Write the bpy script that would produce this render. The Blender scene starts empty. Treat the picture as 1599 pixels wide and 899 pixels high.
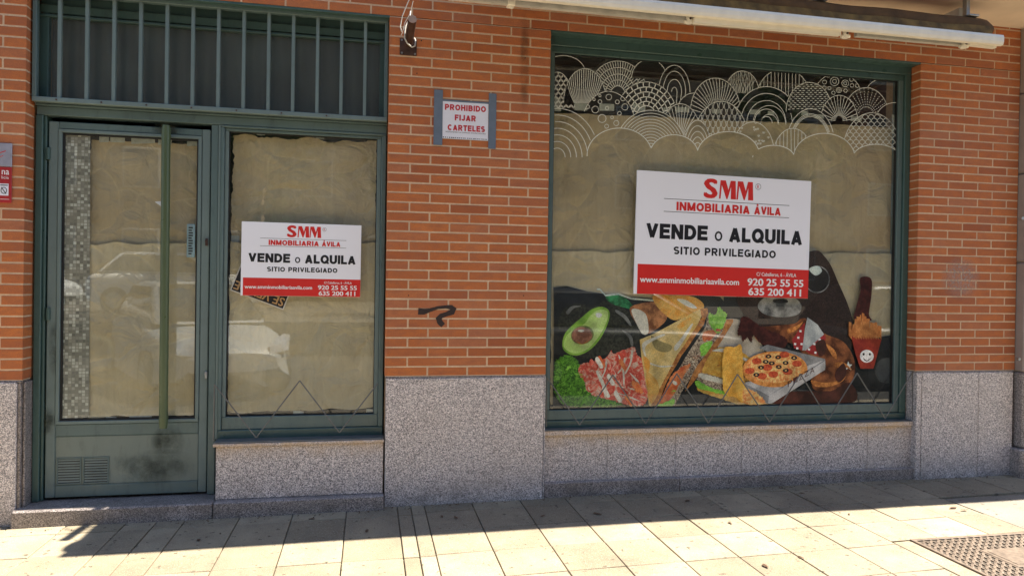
import bpy, bmesh, math, random
from mathutils import Vector, Matrix
from math import pi, sin, cos, radians
random.seed(11)
scene = bpy.context.scene
COL = scene.collection

# ------------------------------------------------------------------ camera
RM = [[0.98026034, 0.01533383, 0.19711555], [-0.01396893, 0.99986787, -0.00831299], [-0.19721697, 0.00539541, 0.98034502]]
CX, CY, CZ = (-0.1133, 0.58092, 4.43842)          # CY is height above the granite top (0.80 above the pavement)
G0 = 0.80                      # height of the granite plinth top
F = 1110.0
cam_d = bpy.data.cameras.new('camera'); cam = bpy.data.objects.new('camera', cam_d); COL.objects.link(cam)
cam_d.sensor_width = 36; cam_d.lens = 36*F/1599; cam_d.clip_start = 0.05; cam_d.clip_end = 600
def b3(r): return Vector((r[0], -r[2], r[1]))
rx_, up_, bk_ = b3(RM[0]), b3(RM[1]), b3(RM[2])
M = Matrix((rx_, up_, bk_)).transposed().to_4x4()
M.translation = Vector((CX, -CZ, CY+G0))
cam.matrix_world = M
scene.camera = cam

# ------------------------------------------------------------------ sky, sun, exposure
SUN_EL = radians(58.5); SUN_FRONT = radians(-1.2)      # sun from the right, all but in the plane of the facade
w = bpy.data.worlds.new("World"); scene.world = w; w.use_nodes = True
nt = w.node_tree; nt.nodes.clear()
sky = nt.nodes.new('ShaderNodeTexSky'); sky.sky_type = 'NISHITA'; sky.sun_disc = False
sky.sun_elevation = SUN_EL; sky.sun_rotation = radians(90); sky.altitude = 1100; sky.air_density = 1; sky.dust_density = 1
bg = nt.nodes.new('ShaderNodeBackground'); bg.inputs[1].default_value = 0.076
wo = nt.nodes.new('ShaderNodeOutputWorld')
nt.links.new(sky.outputs[0], bg.inputs[0]); nt.links.new(bg.outputs[0], wo.inputs[0])
sd = bpy.data.lights.new('sun', 'SUN'); sd.energy = 5.0; sd.angle = radians(0.5); sd.color = (1, .93, .80)
sun = bpy.data.objects.new('sun', sd); COL.objects.link(sun)
sv = Vector((cos(SUN_EL)*cos(SUN_FRONT), -cos(SUN_EL)*sin(SUN_FRONT), sin(SUN_EL)))
sun.rotation_euler = sv.to_track_quat('Z', 'Y').to_euler(); sun.location = (8, -3, 12)
scene.view_settings.view_transform = 'Standard'; scene.view_settings.look = 'None'
scene.view_settings.exposure = 1.98; scene.view_settings.gamma = 1
scene.render.engine = 'CYCLES'
scene.cycles.max_bounces = 8; scene.cycles.diffuse_bounces = 4; scene.cycles.glossy_bounces = 3
scene.cycles.transparent_max_bounces = 16; scene.cycles.caustics_reflective = False; scene.cycles.caustics_refractive = False

# ------------------------------------------------------------------ measuring: a photo pixel to a point at depth Y behind the wall face
def at(px, py, Y=0.0):
    d0 = ((px-799.5)/F, -(py-449.5)/F, -1.0)
    d = [sum(RM[k][i]*d0[k] for k in range(3)) for i in range(3)]
    t = (-Y-CZ)/d[2]
    return Vector((CX+t*d[0], Y, CY+t*d[1]+G0))
def gz(x): return 0.0055*x - 0.0               # the pavement rises gently to the right
def rel(z): return z+G0

# ------------------------------------------------------------------ mesh helpers
class MB:
    def __init__(s): s.v = []; s.f = []; s.sm = []
    def add(s, vs, fs, smooth=False):
        o = len(s.v); s.v += [tuple(v) for v in vs]; s.f += [tuple(i+o for i in f) for f in fs]; s.sm += [smooth]*len(fs)
        return s
    def box(s, x0, x1, y0, y1, z0, z1, c=0.0):
        if x0 > x1: x0, x1 = x1, x0
        if y0 > y1: y0, y1 = y1, y0
        if z0 > z1: z0, z1 = z1, z0
        c = min(c, (x1-x0)*.4, (y1-y0)*.4, (z1-z0)*.4)
        if c <= 0:
            v = [(x, y, z) for x in (x0, x1) for y in (y0, y1) for z in (z0, z1)]
            return s.add(v, [(0,1,3,2),(4,6,7,5),(0,4,5,1),(2,3,7,6),(0,2,6,4),(1,5,7,3)])
        v = []; idx = {}
        X = (x0, x1); Y = (y0, y1); Z = (z0, z1)
        for i in (0,1):
            for j in (0,1):
                for k in (0,1):
                    sx = c if i == 0 else -c; sy = c if j == 0 else -c; sz = c if k == 0 else -c
                    idx[(i,j,k,'x')] = len(v); v.append((X[i], Y[j]+sy, Z[k]+sz))
                    idx[(i,j,k,'y')] = len(v); v.append((X[i]+sx, Y[j], Z[k]+sz))
                    idx[(i,j,k,'z')] = len(v); v.append((X[i]+sx, Y[j]+sy, Z[k]))
        f = []
        for i in (0,1):
            q = [idx[(i,j,k,'x')] for j, k in ((0,0),(1,0),(1,1),(0,1))]; f.append(q if i else q[::-1])
            q = [idx[(j,i,k,'y')] for j, k in ((0,0),(1,0),(1,1),(0,1))]; f.append(q[::-1] if i else q)
            q = [idx[(j,k,i,'z')] for j, k in ((0,0),(1,0),(1,1),(0,1))]; f.append(q if i else q[::-1])
        for a in (0,1):
            for b in (0,1):
                q = [idx[(a,b,0,'x')], idx[(a,b,0,'y')], idx[(a,b,1,'y')], idx[(a,b,1,'x')]]; f.append(q if (a+b) % 2 == 0 else q[::-1])
                q = [idx[(a,0,b,'x')], idx[(a,0,b,'z')], idx[(a,1,b,'z')], idx[(a,1,b,'x')]]; f.append(q[::-1] if (a+b) % 2 == 0 else q)
                q = [idx[(0,a,b,'y')], idx[(0,a,b,'z')], idx[(1,a,b,'z')], idx[(1,a,b,'y')]]; f.append(q if (a+b) % 2 == 0 else q[::-1])
                for k in (0,1):
                    t = [idx[(a,b,k,'x')], idx[(a,b,k,'y')], idx[(a,b,k,'z')]]; f.append(t if (a+b+k) % 2 else t[::-1])
        return s.add(v, f)
    def tube(s, pts, r, n=8, cap=True):
        pts = [Vector(p) for p in pts]; rs = r if isinstance(r, (list, tuple)) else [r]*len(pts)
        vs = []; fs = []; prev = None
        for i, p in enumerate(pts):
            t = (pts[min(i+1, len(pts)-1)]-pts[max(i-1, 0)]).normalized()
            a = (t.orthogonal() if prev is None else (prev - t*prev.dot(t))).normalized(); prev = a
            b = t.cross(a)
            for k in range(n): vs.append(p + (a*cos(2*pi*k/n)+b*sin(2*pi*k/n))*rs[i])
        for i in range(len(pts)-1):
            for k in range(n):
                fs.append((i*n+k, i*n+(k+1) % n, (i+1)*n+(k+1) % n, (i+1)*n+k))
        s.add(vs, fs, True)
        if cap: s.add([vs[k] for k in range(n)], [tuple(range(n))[::-1]]); s.add([vs[-n+k] for k in range(n)], [tuple(range(n))])
        return s
    def ribbon(s, pts, wd, nrm=(0,-1,0), closed=False):
        pts = [Vector(p) for p in pts]; N = Vector(nrm); m = len(pts)
        if m < 2: return s
        vs = []
        for i, p in enumerate(pts):
            if closed: t = pts[(i+1) % m]-pts[i-1]
            else: t = pts[min(i+1, m-1)]-pts[max(i-1, 0)]
            if t.length < 1e-9: t = Vector((1,0,0))
            q = t.normalized().cross(N)
            ww = wd[i] if isinstance(wd, (list, tuple)) else wd
            vs += [p-q*ww/2, p+q*ww/2]
        fs = [(2*i, 2*i+1, 2*i+3, 2*i+2) for i in range(m-1)]
        if closed: fs.append((2*m-2, 2*m-1, 1, 0))
        return s.add(vs, fs)
    def poly(s, pts): return s.add(pts, [tuple(range(len(pts)))])
    def mesh(s, name, mat=None):
        me = bpy.data.meshes.new(name); me.from_pydata(s.v, [], s.f); 
        me.polygons.foreach_set('use_smooth', s.sm)
        if mat: me.materials.append(mat)
        me.update(); return me
    def build(s, name, mat, parent=None, **k):
        return link(name, s.mesh(name, mat), parent, **k)
def link(name, me, parent=None, loc=None, **k):
    o = bpy.data.objects.new(name, me); COL.objects.link(o)
    if loc is not None: o.location = loc
    if parent is not None: o.parent = parent
    for a, b in k.items(): o[a] = b
    return o
def thing(name, label, cat, loc=(0,0,0), group=None, kind=None):
    o = bpy.data.objects.new(name, None); COL.objects.link(o); o.location = loc; o.empty_display_size = .1
    o['label'] = label; o['category'] = cat
    if group: o['group'] = group
    if kind: o['kind'] = kind
    return o
def sub(o, base):           # child meshes given in world coordinates under an Empty standing at base
    o.matrix_parent_inverse = Matrix.Translation(-Vector(base)); return o
def structure(name, label=None):
    o = bpy.data.objects.new(name, None); COL.objects.link(o); o['kind'] = 'structure'
    if label: o['label'] = label
    return o
class Part:                 # builds world-coordinate meshes under a thing whose Empty is not at the origin
    def __init__(s, root): s.r = root; s.o = -Vector(root.location)
    def __call__(s, mb, name, mat, parent=None, **k):
        mb.v = [(v[0]+s.o.x, v[1]+s.o.y, v[2]+s.o.z) for v in mb.v]
        return mb.build(name, mat, parent or s.r, **k)

# ------------------------------------------------------------------ material helpers
class NT:
    def __init__(s, name):
        s.m = bpy.data.materials.new(name); s.m.use_nodes = True; s.t = s.m.node_tree; s.n = s.t.nodes
        s.b = s.n['Principled BSDF']; s.out = s.n['Material Output']
    def new(s, typ, **k):
        n = s.n.new(typ)
        for a, b in k.items(): setattr(n, a, b)
        return n
    def l(s, a, b): s.t.links.new(a, b)
    def pos(s, scale=1.0):
        g = s.new('ShaderNodeNewGeometry')
        if scale == 1.0: return g.outputs['Position']
        m = s.new('ShaderNodeVectorMath', operation='MULTIPLY'); s.l(g.outputs['Position'], m.inputs[0])
        m.inputs[1].default_value = scale if isinstance(scale, tuple) else (scale,)*3
        return m.outputs[0]
    def noise(s, scale, detail=4, rough=.55, vec=None, dist=0.0):
        n = s.new('ShaderNodeTexNoise'); n.inputs['Scale'].default_value = scale; n.inputs['Detail'].default_value = detail
        n.inputs['Roughness'].default_value = rough; n.inputs['Distortion'].default_value = dist
        s.l(vec if vec is not None else s.pos(), n.inputs['Vector']); return n.outputs['Fac']
    def ramp(s, fac, stops, mode='LINEAR'):
        r = s.new('ShaderNodeValToRGB'); e = r.color_ramp.elements; r.color_ramp.interpolation = mode
        while len(e) < len(stops): e.new(.5)
        for i, (p, c) in enumerate(stops):
            e[i].position = p; e[i].color = (c[0], c[1], c[2], 1) if not isinstance(c, (int, float)) else (c, c, c, 1)
        s.l(fac, r.inputs[0]); return r.outputs[0]
    def mix(s, fac, a, b, mode='MIX'):
        m = s.new('ShaderNodeMix', data_type='RGBA', blend_type=mode)
        for i, v in ((0, fac), (6, a), (7, b)):
            if hasattr(v, 'links') or hasattr(v, 'is_linked'): s.l(v, m.inputs[i])
            else: m.inputs[i].default_value = v if i == 0 else ((*v, 1) if len(v) == 3 else v)
        return m.outputs[2]
    def math(s, op, a, b=None, clamp=False):
        m = s.new('ShaderNodeMath', operation=op, use_clamp=clamp)
        for i, v in ((0, a), (1, b)):
            if v is None: continue
            if hasattr(v, 'is_linked'): s.l(v, m.inputs[i])
            else: m.inputs[i].default_value = v
        return m.outputs[0]
    def bump(s, h, strength=.3, dist=.002):
        b = s.new('ShaderNodeBump'); b.inputs['Strength'].default_value = strength; b.inputs['Distance'].default_value = dist
        s.l(h, b.inputs['Height']); s.l(b.outputs[0], s.b.inputs['Normal']); return s
    def col(s, c):
        if hasattr(c, 'is_linked'): s.l(c, s.b.inputs['Base Color'])
        else: s.b.inputs['Base Color'].default_value = (*c, 1)
        return s
    def set(s, rough=.6, metal=0, spec=.5):
        s.b.inputs['Roughness'].default_value = rough; s.b.inputs['Metallic'].default_value = metal
        s.b.inputs['Specular IOR Level'].default_value = spec; return s
def plain(name, c, rough=.6, metal=0, var=.18, scale=14, spec=.4, bump=0):
    t = NT(name); n = t.noise(scale, 5)
    d = tuple(x*(1-var) for x in c); e = tuple(min(1, x*(1+var)) for x in c)
    t.col(t.ramp(n, [(.3, d), (.7, e)])).set(rough, metal, spec)
    if bump: t.bump(t.noise(scale*8, 3), bump, .001)
    return t.m
MT = {}

# brick: each brick its own tone by its place in the bond
t = NT('brick')
g = t.new('ShaderNodeObjectInfo')
sep = t.new('ShaderNodeSeparateXYZ'); t.l(t.pos(), sep.inputs[0])
row = t.math('FLOOR', t.math('DIVIDE', t.math('SUBTRACT', sep.outputs[2], G0-.006), 0.059804))
par = t.math('MULTIPLY', t.math('FRACT', t.math('MULTIPLY', t.math('ADD', row, 100.0), .5)), 1.0)
colm = t.math('FLOOR', t.math('ADD', t.math('DIVIDE', sep.outputs[0], .25), t.math('ADD', par, 40.0)))
cv = t.new('ShaderNodeCombineXYZ'); t.l(colm, cv.inputs[0]); t.l(row, cv.inputs[1])
wn = t.new('ShaderNodeTexWhiteNoise', noise_dimensions='2D'); t.l(cv.outputs[0], wn.inputs[0])
base = t.ramp(wn.outputs['Value'], [(0, (.37,.100,.034)), (.2, (.50,.150,.044)), (.5, (.56,.172,.048)), (.68, (.46,.136,.042)), (.8, (.47,.17,.078)), (1, (.60,.185,.045))])
n1 = t.ramp(t.noise(11, 6, .7, t.pos((1, 1, 2.5))), [(.38, 0), (.68, .6)])
c1 = t.mix(n1, base, (.27,.10,.06))
n2 = t.noise(160, 3, .7)
c2 = t.mix(t.ramp(n2, [(.35, .35), (.6, 0)]), c1, (.20,.07,.035))
n3 = t.noise(2.1, 4, .6)
c3 = t.mix(t.ramp(n3, [(.5, 0), (.8, .25)]), c2, (.50,.25,.16))
t.col(c3).set(.75, 0, .3).bump(t.noise(120, 4, .7, t.pos((1, 1, 2))), .35, .0015); MT['brick'] = t.m
# mortar
t = NT('mortar'); n = t.noise(60, 5, .7)
t.col(t.mix(t.ramp(t.noise(5, 3), [(.35, .0), (.75, .6)]), t.ramp(n, [(.3, (.56,.38,.24)), (.7, (.72,.53,.36))]), (.40,.28,.20))).set(.9, 0, .2).bump(n, .4, .002); MT['mortar'] = t.m
# granite
def granite(name, tint=(1,1,1), dark=1.0, stain=0.0):
    dark *= 1.36; tint = (tint[0]*1.01, tint[1]*.985, tint[2]*.99)
    t = NT(name)
    v = t.new('ShaderNodeTexVoronoi', feature='F1'); v.inputs['Scale'].default_value = 255; t.l(t.pos(), v.inputs['Vector'])
    sc = t.new('ShaderNodeSeparateColor'); t.l(v.outputs['Color'], sc.inputs[0])
    k = lambda a: tuple(x*dark*y for x, y in zip(a, tint))
    c = t.ramp(sc.outputs[0], [(0, k((.12,.113,.116))), (.17, k((.18,.17,.172))), (.2, k((.27,.255,.255))), (.5, k((.36,.335,.335))), (.55, k((.50,.45,.43))), (.8, k((.62,.58,.56)))], 'CONSTANT')
    v2 = t.new('ShaderNodeTexVoronoi', feature='F1'); v2.inputs['Scale'].default_value = 150; t.l(t.pos(), v2.inputs['Vector'])
    sc2 = t.new('ShaderNodeSeparateColor'); t.l(v2.outputs['Color'], sc2.inputs[0])
    c = t.mix(t.ramp(sc2.outputs[1], [(.0, .6), (.14, 0)], 'CONSTANT'), c, k((.07,.065,.075)))
    c = t.mix(t.ramp(t.noise(2.4, 5), [(.45, 0), (.8, .28)]), c, k((.30,.25,.20)))
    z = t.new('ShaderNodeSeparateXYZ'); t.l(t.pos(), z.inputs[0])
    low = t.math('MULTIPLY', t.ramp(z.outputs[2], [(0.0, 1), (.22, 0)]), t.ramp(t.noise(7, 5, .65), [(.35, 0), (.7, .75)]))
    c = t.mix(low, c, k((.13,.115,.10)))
    if stain:
        st = t.math('MULTIPLY', t.ramp(z.outputs[2], [(.30, 0), (.41, stain)]), t.ramp(t.noise(9, 4), [(.3, .1), (.65, 1)]))
        c = t.mix(st, c, k((.42,.30,.18)))
    t.col(c).set(.42, 0, .4).bump(t.noise(300, 3), .15, .0008); return t.m
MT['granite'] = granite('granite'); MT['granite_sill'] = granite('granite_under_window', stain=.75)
MT['granite_step'] = granite('granite_step', (1,.96,.92), .60)
MT['granite_shaded'] = granite('granite_reveal', (1,.95,.9), .5)  # darker copy of the granite: shade painted into reveal, edge and cap strips
# pavement
def tilemat(name, a, b, cdark):
    t = NT(name)
    oi = t.new('ShaderNodeObjectInfo')
    base = t.mix(oi.outputs['Random'], tuple(x*.86 for x in a), tuple(x*1.08 for x in b))
    c = t.mix(t.ramp(t.noise(3.2, 6, .7), [(.40, 0), (.72, .7)]), base, cdark)
    c = t.mix(t.ramp(t.noise(1.1, 3, .6), [(.45, 0), (.7, .35)]), c, tuple(x*.8 for x in cdark))
    v = t.noise(85, 5, .75)
    c = t.mix(t.ramp(v, [(.56, 0), (.68, .45)]), c, cdark)
    c = t.mix(t.ramp(t.noise(28, 2, .5), [(.66, 0), (.71, .75)]), c, tuple(x*.3 for x in cdark))
    c = t.mix(t.ramp(t.noise(230, 2, .7), [(.3, .35), (.45, 0)]), c, (.75,.7,.58))
    t.col(c).set(.8, 0, .25).bump(t.noise(90, 5, .75), .5, .002); return t.m
MT['tile'] = tilemat('paving_tile', (.255,.21,.14), (.31,.26,.178), (.135,.105,.075))
MT['concrete'] = tilemat('concrete_slab', (.22,.19,.155), (.25,.22,.18), (.14,.12,.09))
MT['grout'] = plain('pavement_joint', (.20,.165,.115), .95, var=.4, scale=40)
MT['asphalt'] = plain('asphalt', (.05,.048,.045), .9, var=.3, scale=60, bump=.4)
# green paint, weathered
def paint(name, c, rough=.38, dirt=.5):
    t = NT(name)
    c1 = t.mix(t.ramp(t.noise(3, 5, .6, t.pos((1.0, 1.0, .25))), [(.35, 0), (.75, .55)]), c, tuple(x*1.35+.01 for x in c))
    c2 = t.mix(t.ramp(t.noise(22, 6, .7, t.pos((1, 1, .35))), [(.52, 0), (.78, dirt)]), c1, tuple(x*.3 for x in c))
    c3 = t.mix(t.ramp(t.noise(70, 3, .6), [(.66, 0), (.74, .35)]), c2, (.16,.15,.12))
    t.col(c3).set(rough, 0, .5).bump(t.noise(35, 4), .06, .002)
    t.l(t.ramp(t.noise(14, 4), [(.3, rough-.08), (.7, rough+.2)]), t.b.inputs['Roughness']); return t.m
MT['green'] = paint('weathered_green_paint', (.084,.128,.126))
MT['green_lt'] = paint('chalky_green_paint', (.125,.172,.168), .5, .3)
MT['green_dk'] = paint('dark_green_paint', (.042,.084,.076), .35, .5)
MT['green_panel'] = paint('grey_green_panel', (.150,.185,.165), .5, .4)
MT['bar_green'] = paint('olive_green_tube', (.066,.092,.040), .35, .3)
MT['black'] = plain('black_rubber', (.012,.012,.012), .6)
MT['dark_void'] = plain('interior_dark', (.03,.033,.036), .9)
MT['int_ceiling'] = plain('interior_ceiling', (.20,.20,.20), .9)
MT['steel'] = plain('galvanised_steel', (.35,.36,.36), .35, .8)
MT['rod'] = plain('dark_steel_rod', (.15,.148,.14), .5, .2)
MT['rust'] = plain('brown_painted_iron', (.055,.026,.018), .5, var=.4, scale=30)
MT['white'] = plain('white_enamel', (.82,.77,.66), .35, var=.06)
MT['white_dirty'] = plain('dirty_white_enamel', (.52,.50,.45), .4, var=.15)
MT['awning'] = plain('brown_awning_canvas', (.11,.055,.018), .85, var=.45, scale=7)
MT['soffit'] = plain('soffit_render', (.70,.57,.43), .9, var=.1, scale=3, bump=.15)
MT['pilaster'] = plain('beige_stone_panel', (.30,.25,.22), .5, var=.12, scale=5, bump=.1)
MT['board_white'] = plain('white_printed_board', (.84,.84,.90), .35, var=.015, scale=2)
MT['red'] = plain('red_print', (.62,.022,.018), .4, var=.04)
MT['ink'] = plain('black_print', (.008,.008,.012), .4, var=.1)
MT['ink_white'] = plain('white_print', (.82,.80,.80), .4, var=.02)
MT['orange_ink'] = plain('orange_print', (.46,.28,.13), .5, var=.1)
MT['paper_white'] = plain('white_paper', (.74,.74,.82), .7, var=.03)
MT['grey_tape'] = plain('grey_tape', (.13,.165,.22), .5, var=.12)
MT['tape'] = plain('masking_tape', (.40,.42,.38), .5, var=.15, scale=60)
MT['vinyl'] = plain('white_window_vinyl', (.80,.83,.77), .5, var=.06)
MT['kraft_edge'] = plain('paper_edge', (.5,.46,.36), .7)
# kraft paper
def kraft(name, c, pos_seed=0.0):
    t = NT(name)
    p = t.pos((1, 1, 1))
    c1 = t.mix(t.ramp(t.noise(2.6, 4, .5, dist=.6), [(.35, 0), (.7, .8)]), c, tuple(x*.70 for x in c))
    c1 = t.mix(t.ramp(t.noise(1.7, 5, .6, dist=1.2), [(.52, 0), (.68, .35)]), c1, (c[0]*1.25, c[1]*1.25, c[2]*1.3))
    fib = t.noise(26, 4, .7, t.pos((1, 1, .12)))
    c1 = t.mix(t.ramp(fib, [(.35, .25), (.6, 0)]), c1, tuple(x*.6 for x in c))
    wv = t.new('ShaderNodeVectorMath', operation='ADD'); nz_ = t.new('ShaderNodeTexNoise'); nz_.inputs['Scale'].default_value = 2.2; t.l(t.pos(), nz_.inputs['Vector'])
    sc_ = t.new('ShaderNodeVectorMath', operation='SCALE'); t.l(nz_.outputs['Color'], sc_.inputs[0]); sc_.inputs['Scale'].default_value = .35; t.l(t.pos(), wv.inputs[0]); t.l(sc_.outputs[0], wv.inputs[1])
    vo = t.new('ShaderNodeTexVoronoi', feature='DISTANCE_TO_EDGE'); vo.inputs['Scale'].default_value = 3.4; t.l(wv.outputs[0], vo.inputs['Vector'])
    cr = t.math('MULTIPLY', t.ramp(vo.outputs[0], [(0, 1), (.035, 0)]), t.ramp(t.noise(3.1, 3), [(.42, 0), (.62, .22)]))  # light on the folds painted into the colour as paler crease lines
    c1 = t.mix(cr, c1, tuple(min(.85, x*1.5) for x in c))
    h_ = t.math('ADD', t.math('MULTIPLY', t.ramp(vo.outputs[0], [(0, 0), (.25, 1)]), .35), t.noise(6, 5, .6, dist=.8))
    t.col(c1).set(.6, 0, .3).bump(h_, .9, .035); return t.m
MT['kraft'] = kraft('kraft_paper', (.52,.41,.25)); MT['kraft_lt'] = kraft('kraft_paper_pale', (.60,.50,.325)); MT['kraft_dk'] = kraft('kraft_paper_brown', (.6,.46,.28))
# window glass: one sheet, both faces' reflection lumped together
t = NT('window_glass'); t.n.remove(t.b)
fr = t.new('ShaderNodeLayerWeight'); fr.inputs['Blend'].default_value = .5      # Schlick: the same from either side of the sheet
fac = t.math('ADD', t.math('MULTIPLY', t.math('POWER', fr.outputs['Facing'], 5.0), .9), .042, True)
tr = t.new('ShaderNodeBsdfTransparent'); tr.inputs[0].default_value = (.965,.98,.97,1)
gl = t.new('ShaderNodeBsdfGlossy'); gl.inputs['Roughness'].default_value = 0.0; gl.inputs[0].default_value = (1,1,1,1)
bp = t.new('ShaderNodeBump'); bp.inputs['Strength'].default_value = .05; bp.inputs['Distance'].default_value = .004
t.l(t.noise(1.6, 2, .5), bp.inputs['Height']); t.l(bp.outputs[0], gl.inputs['Normal'])
mx = t.new('ShaderNodeMixShader'); t.l(fac, mx.inputs[0]); t.l(tr.outputs[0], mx.inputs[1]); t.l(gl.outputs[0], mx.inputs[2])
df = t.new('ShaderNodeBsdfDiffuse'); df.inputs[0].default_value = (.45,.43,.38,1)
mx2 = t.new('ShaderNodeMixShader'); t.l(t.ramp(t.noise(6, 6, .7), [(.4, .006), (.8, .03)]), mx2.inputs[0]); t.l(mx.outputs[0], mx2.inputs[1]); t.l(df.outputs[0], mx2.inputs[2])
t.l(mx2.outputs[0], t.out.inputs[0]); MT['glass'] = t.m
MT['glass_soft'] = t.m.copy(); MT['glass_soft'].name = 'rolled_glass'
for n_ in MT['glass_soft'].node_tree.nodes:
    if n_.type == 'BSDF_GLOSSY': n_.inputs['Roughness'].default_value = .32
def smudge_mat(name, c, strength=.8, sc=30):
    t = NT(name)
    tc = t.new('ShaderNodeTexCoord')
    m = t.new('ShaderNodeVectorMath', operation='SUBTRACT'); t.l(tc.outputs['Generated'], m.inputs[0]); m.inputs[1].default_value = (.5,.5,.5)
    s1 = t.new('ShaderNodeVectorMath', operation='MULTIPLY'); t.l(m.outputs[0], s1.inputs[0]); s1.inputs[1].default_value = (2,0,2)
    ln = t.new('ShaderNodeVectorMath', operation='LENGTH'); t.l(s1.outputs[0], ln.inputs[0])
    f = t.math('SUBTRACT', 1.0, ln.outputs['Value'], True)
    f = t.math('MULTIPLY', t.ramp(f, [(0, 0), (.5, 1)]), t.ramp(t.noise(sc, 5, .7), [(.35, 0), (.6, strength)]), True)
    t.col(c).set(.8, 0, .2); t.l(f, t.b.inputs['Alpha']); return t.m
MT['grime'] = smudge_mat('grime', (.035,.038,.024), .62, 7); MT['grime_soft'] = smudge_mat('grime_soft', (.05,.055,.04), .45, 4)
MT['residue'] = smudge_mat('glue_residue', (.48,.38,.34), .55, 55)

# ================================================================== PAVEMENT
C_ = 0.059804
pav = structure('pavement', 'yellowish square paving slabs in front of the shop')
m = MB()
def sheet_quad(mb, x0, x1, y0, y1, dz, nx=1):
    mb.add([(x0, y0, gz(x0)+dz), (x1, y0, gz(x1)+dz), (x1, y1, gz(x1)+dz), (x0, y1, gz(x0)+dz)], [(0,1,2,3)])
sheet_quad(m, -30, 30, -3.0, 0.30, -.012)
m.build('pavement_bed', MT['grout'], pav)
t = NT('outer_paving'); v = t.new('ShaderNodeTexBrick'); v.offset = 0; v.inputs['Scale'].default_value = 1; v.inputs['Brick Width'].default_value = .31; v.inputs['Row Height'].default_value = .33; v.inputs['Mortar Size'].default_value = .005
t.l(t.pos(), v.inputs['Vector']); v.inputs['Color1'].default_value = (.36,.30,.21,1); v.inputs['Color2'].default_value = (.33,.28,.195,1); v.inputs['Mortar'].default_value = (.2,.165,.11,1)
t.col(t.mix(t.ramp(t.noise(4, 5), [(.4, 0), (.8, .4)]), v.outputs['Color'], (.2,.155,.105))).set(.8)
m = MB()
for (x0_, x1_, y0_, y1_) in ((-30, 30, -3.0, -1.806), (-30, -2.972, -1.804, .0), (5.102, 30, -1.804, .0)): sheet_quad(m, x0_, x1_, y0_, y1_, -.001)
m.build('outer_paving', t.m, pav)
def tile(x0, x1, ya0, ya1, yb0, yb1, mat, name='paving_tile', h=.0):
    """slab between x0,x1; near/far edges at ya (x0) and yb (x1)"""
    g = .0028; c = .0025
    dz = h + random.uniform(-.0012, .0012); tl = random.uniform(-.0012, .0012)
    o = [(x0+g, ya0+g), (x1-g, yb0+g), (x1-g, yb1-g), (x0+g, ya1-g)]
    i = [(x0+g+c, ya0+g+c), (x1-g-c, yb0+g+c), (x1-g-c, yb1-g-c), (x0+g+c, ya1-g-c)]
    cx, cy = (x0+x1)/2, (ya0+yb1)/2; z = gz(cx)
    lo = [(a-cx, b-cy, gz(a)-z-.02+dz) for a, b in o]
    md = [(a-cx, b-cy, gz(a)-z-.0025+dz+(tl if a > cx else -tl)) for a, b in o]
    hi = [(a-cx, b-cy, gz(a)-z+dz+(tl if a > cx else -tl)) for a, b in i]
    mb = MB(); f = [(8,9,10,11)]
    for k in range(4):
        q = (k+1) % 4; f += [(k, q, 4+q, 4+k), (4+k, 4+q, 8+q, 8+k)]
    mb.add(lo+md+hi, f)
    return link(name, mb.mesh(name, mat), pav, (cx, cy, z))
LX = [-2.97,-2.665,-2.36,-2.055,-1.755,-1.447,-1.285,-1.132,-.835,-.537,-.228,.075]
LY = [.02,-.185,-.525,-.845,-1.165,-1.485,-1.805]
for a, b in zip(LX, LX[1:]):
    for y1, y0 in zip(LY, LY[1:]):
        hw = .004 if abs(a+1.285) > .01 and abs(b+1.285) > .01 else .001
        tile(a, b, y0, y1, y0, y1, MT['tile'])
for a, b in ((.075,.157), (.157,.240)):
    for y1, y0 in zip([.02,-.185,-.525,-.845,-1.165,-1.485,-1.805], [-.185,-.525,-.845,-1.165,-1.485,-1.805]):
        tile(a, b, y0, y1, y0, y1, MT['tile'])
RX = [.240,.537,.848,1.145,1.455,1.757,2.06,2.385,2.690,2.992,3.325,3.60,3.90,4.20,4.50,4.80,5.10]
RYb = [.0,-.135,-.47,-.81,-1.14,-1.47,-1.80]
for a, b in zip(RX, RX[1:]):
    for j in range(len(RYb)-1):
        sl = .022
        f = lambda x, k: (.02 if k == 0 else RYb[k]+sl*(x-1))
        if a >= 3.59 and a < 4.3 and j in (2, 3): continue
        if a >= 2.68 and j >= 3: continue
        if 2.68 <= a < 2.9 and j >= 4: continue
        tile(a, b, f(a, j+1), f(a, j), f(b, j+1), f(b, j), MT['tile'])
# concrete repair slab and the tiles round the iron cover
for (x0, x1, y0, y1) in ((3.60, 4.50, -1.05, -.45),):
    tile(x0, x1, y0, y1, y0, y1, MT['concrete'], 'concrete_slab')
tile(2.69, 2.80, -1.80, -1.075, -1.80, -1.073, MT['tile'])
tile(2.69, 2.992, -1.06, -.773, -1.06, -.766, MT['tile'])
tile(2.992, 3.325, -1.06, -.766, -1.06, -.759, MT['tile'])
tile(3.325, 3.60, -1.06, -.759, -1.06, -.753, MT['tile'])
tile(4.50, 5.10, -1.05, -.73, -1.05, -.72, MT['tile'])
m = MB(); m.box(-30, 30, -3.15, -3.0, -.14, -.0); ker = m.build('kerb', MT['concrete'], None, kind='structure', label='concrete kerb between pavement and road')
m = MB(); m.add([(-60,-10,-.13),(60,-10,-.13),(60,-3.1,-.13),(-60,-3.1,-.13)], [(0,1,2,3)]); m.build('road', MT['asphalt'], None, kind='structure')
m = MB(); m.add([(-200,-200,-.16),(200,-200,-.16),(200,200,-.16),(-200,200,-.16)], [(0,1,2,3)]); m.build('ground', MT['asphalt'], None, kind='structure')

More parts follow.
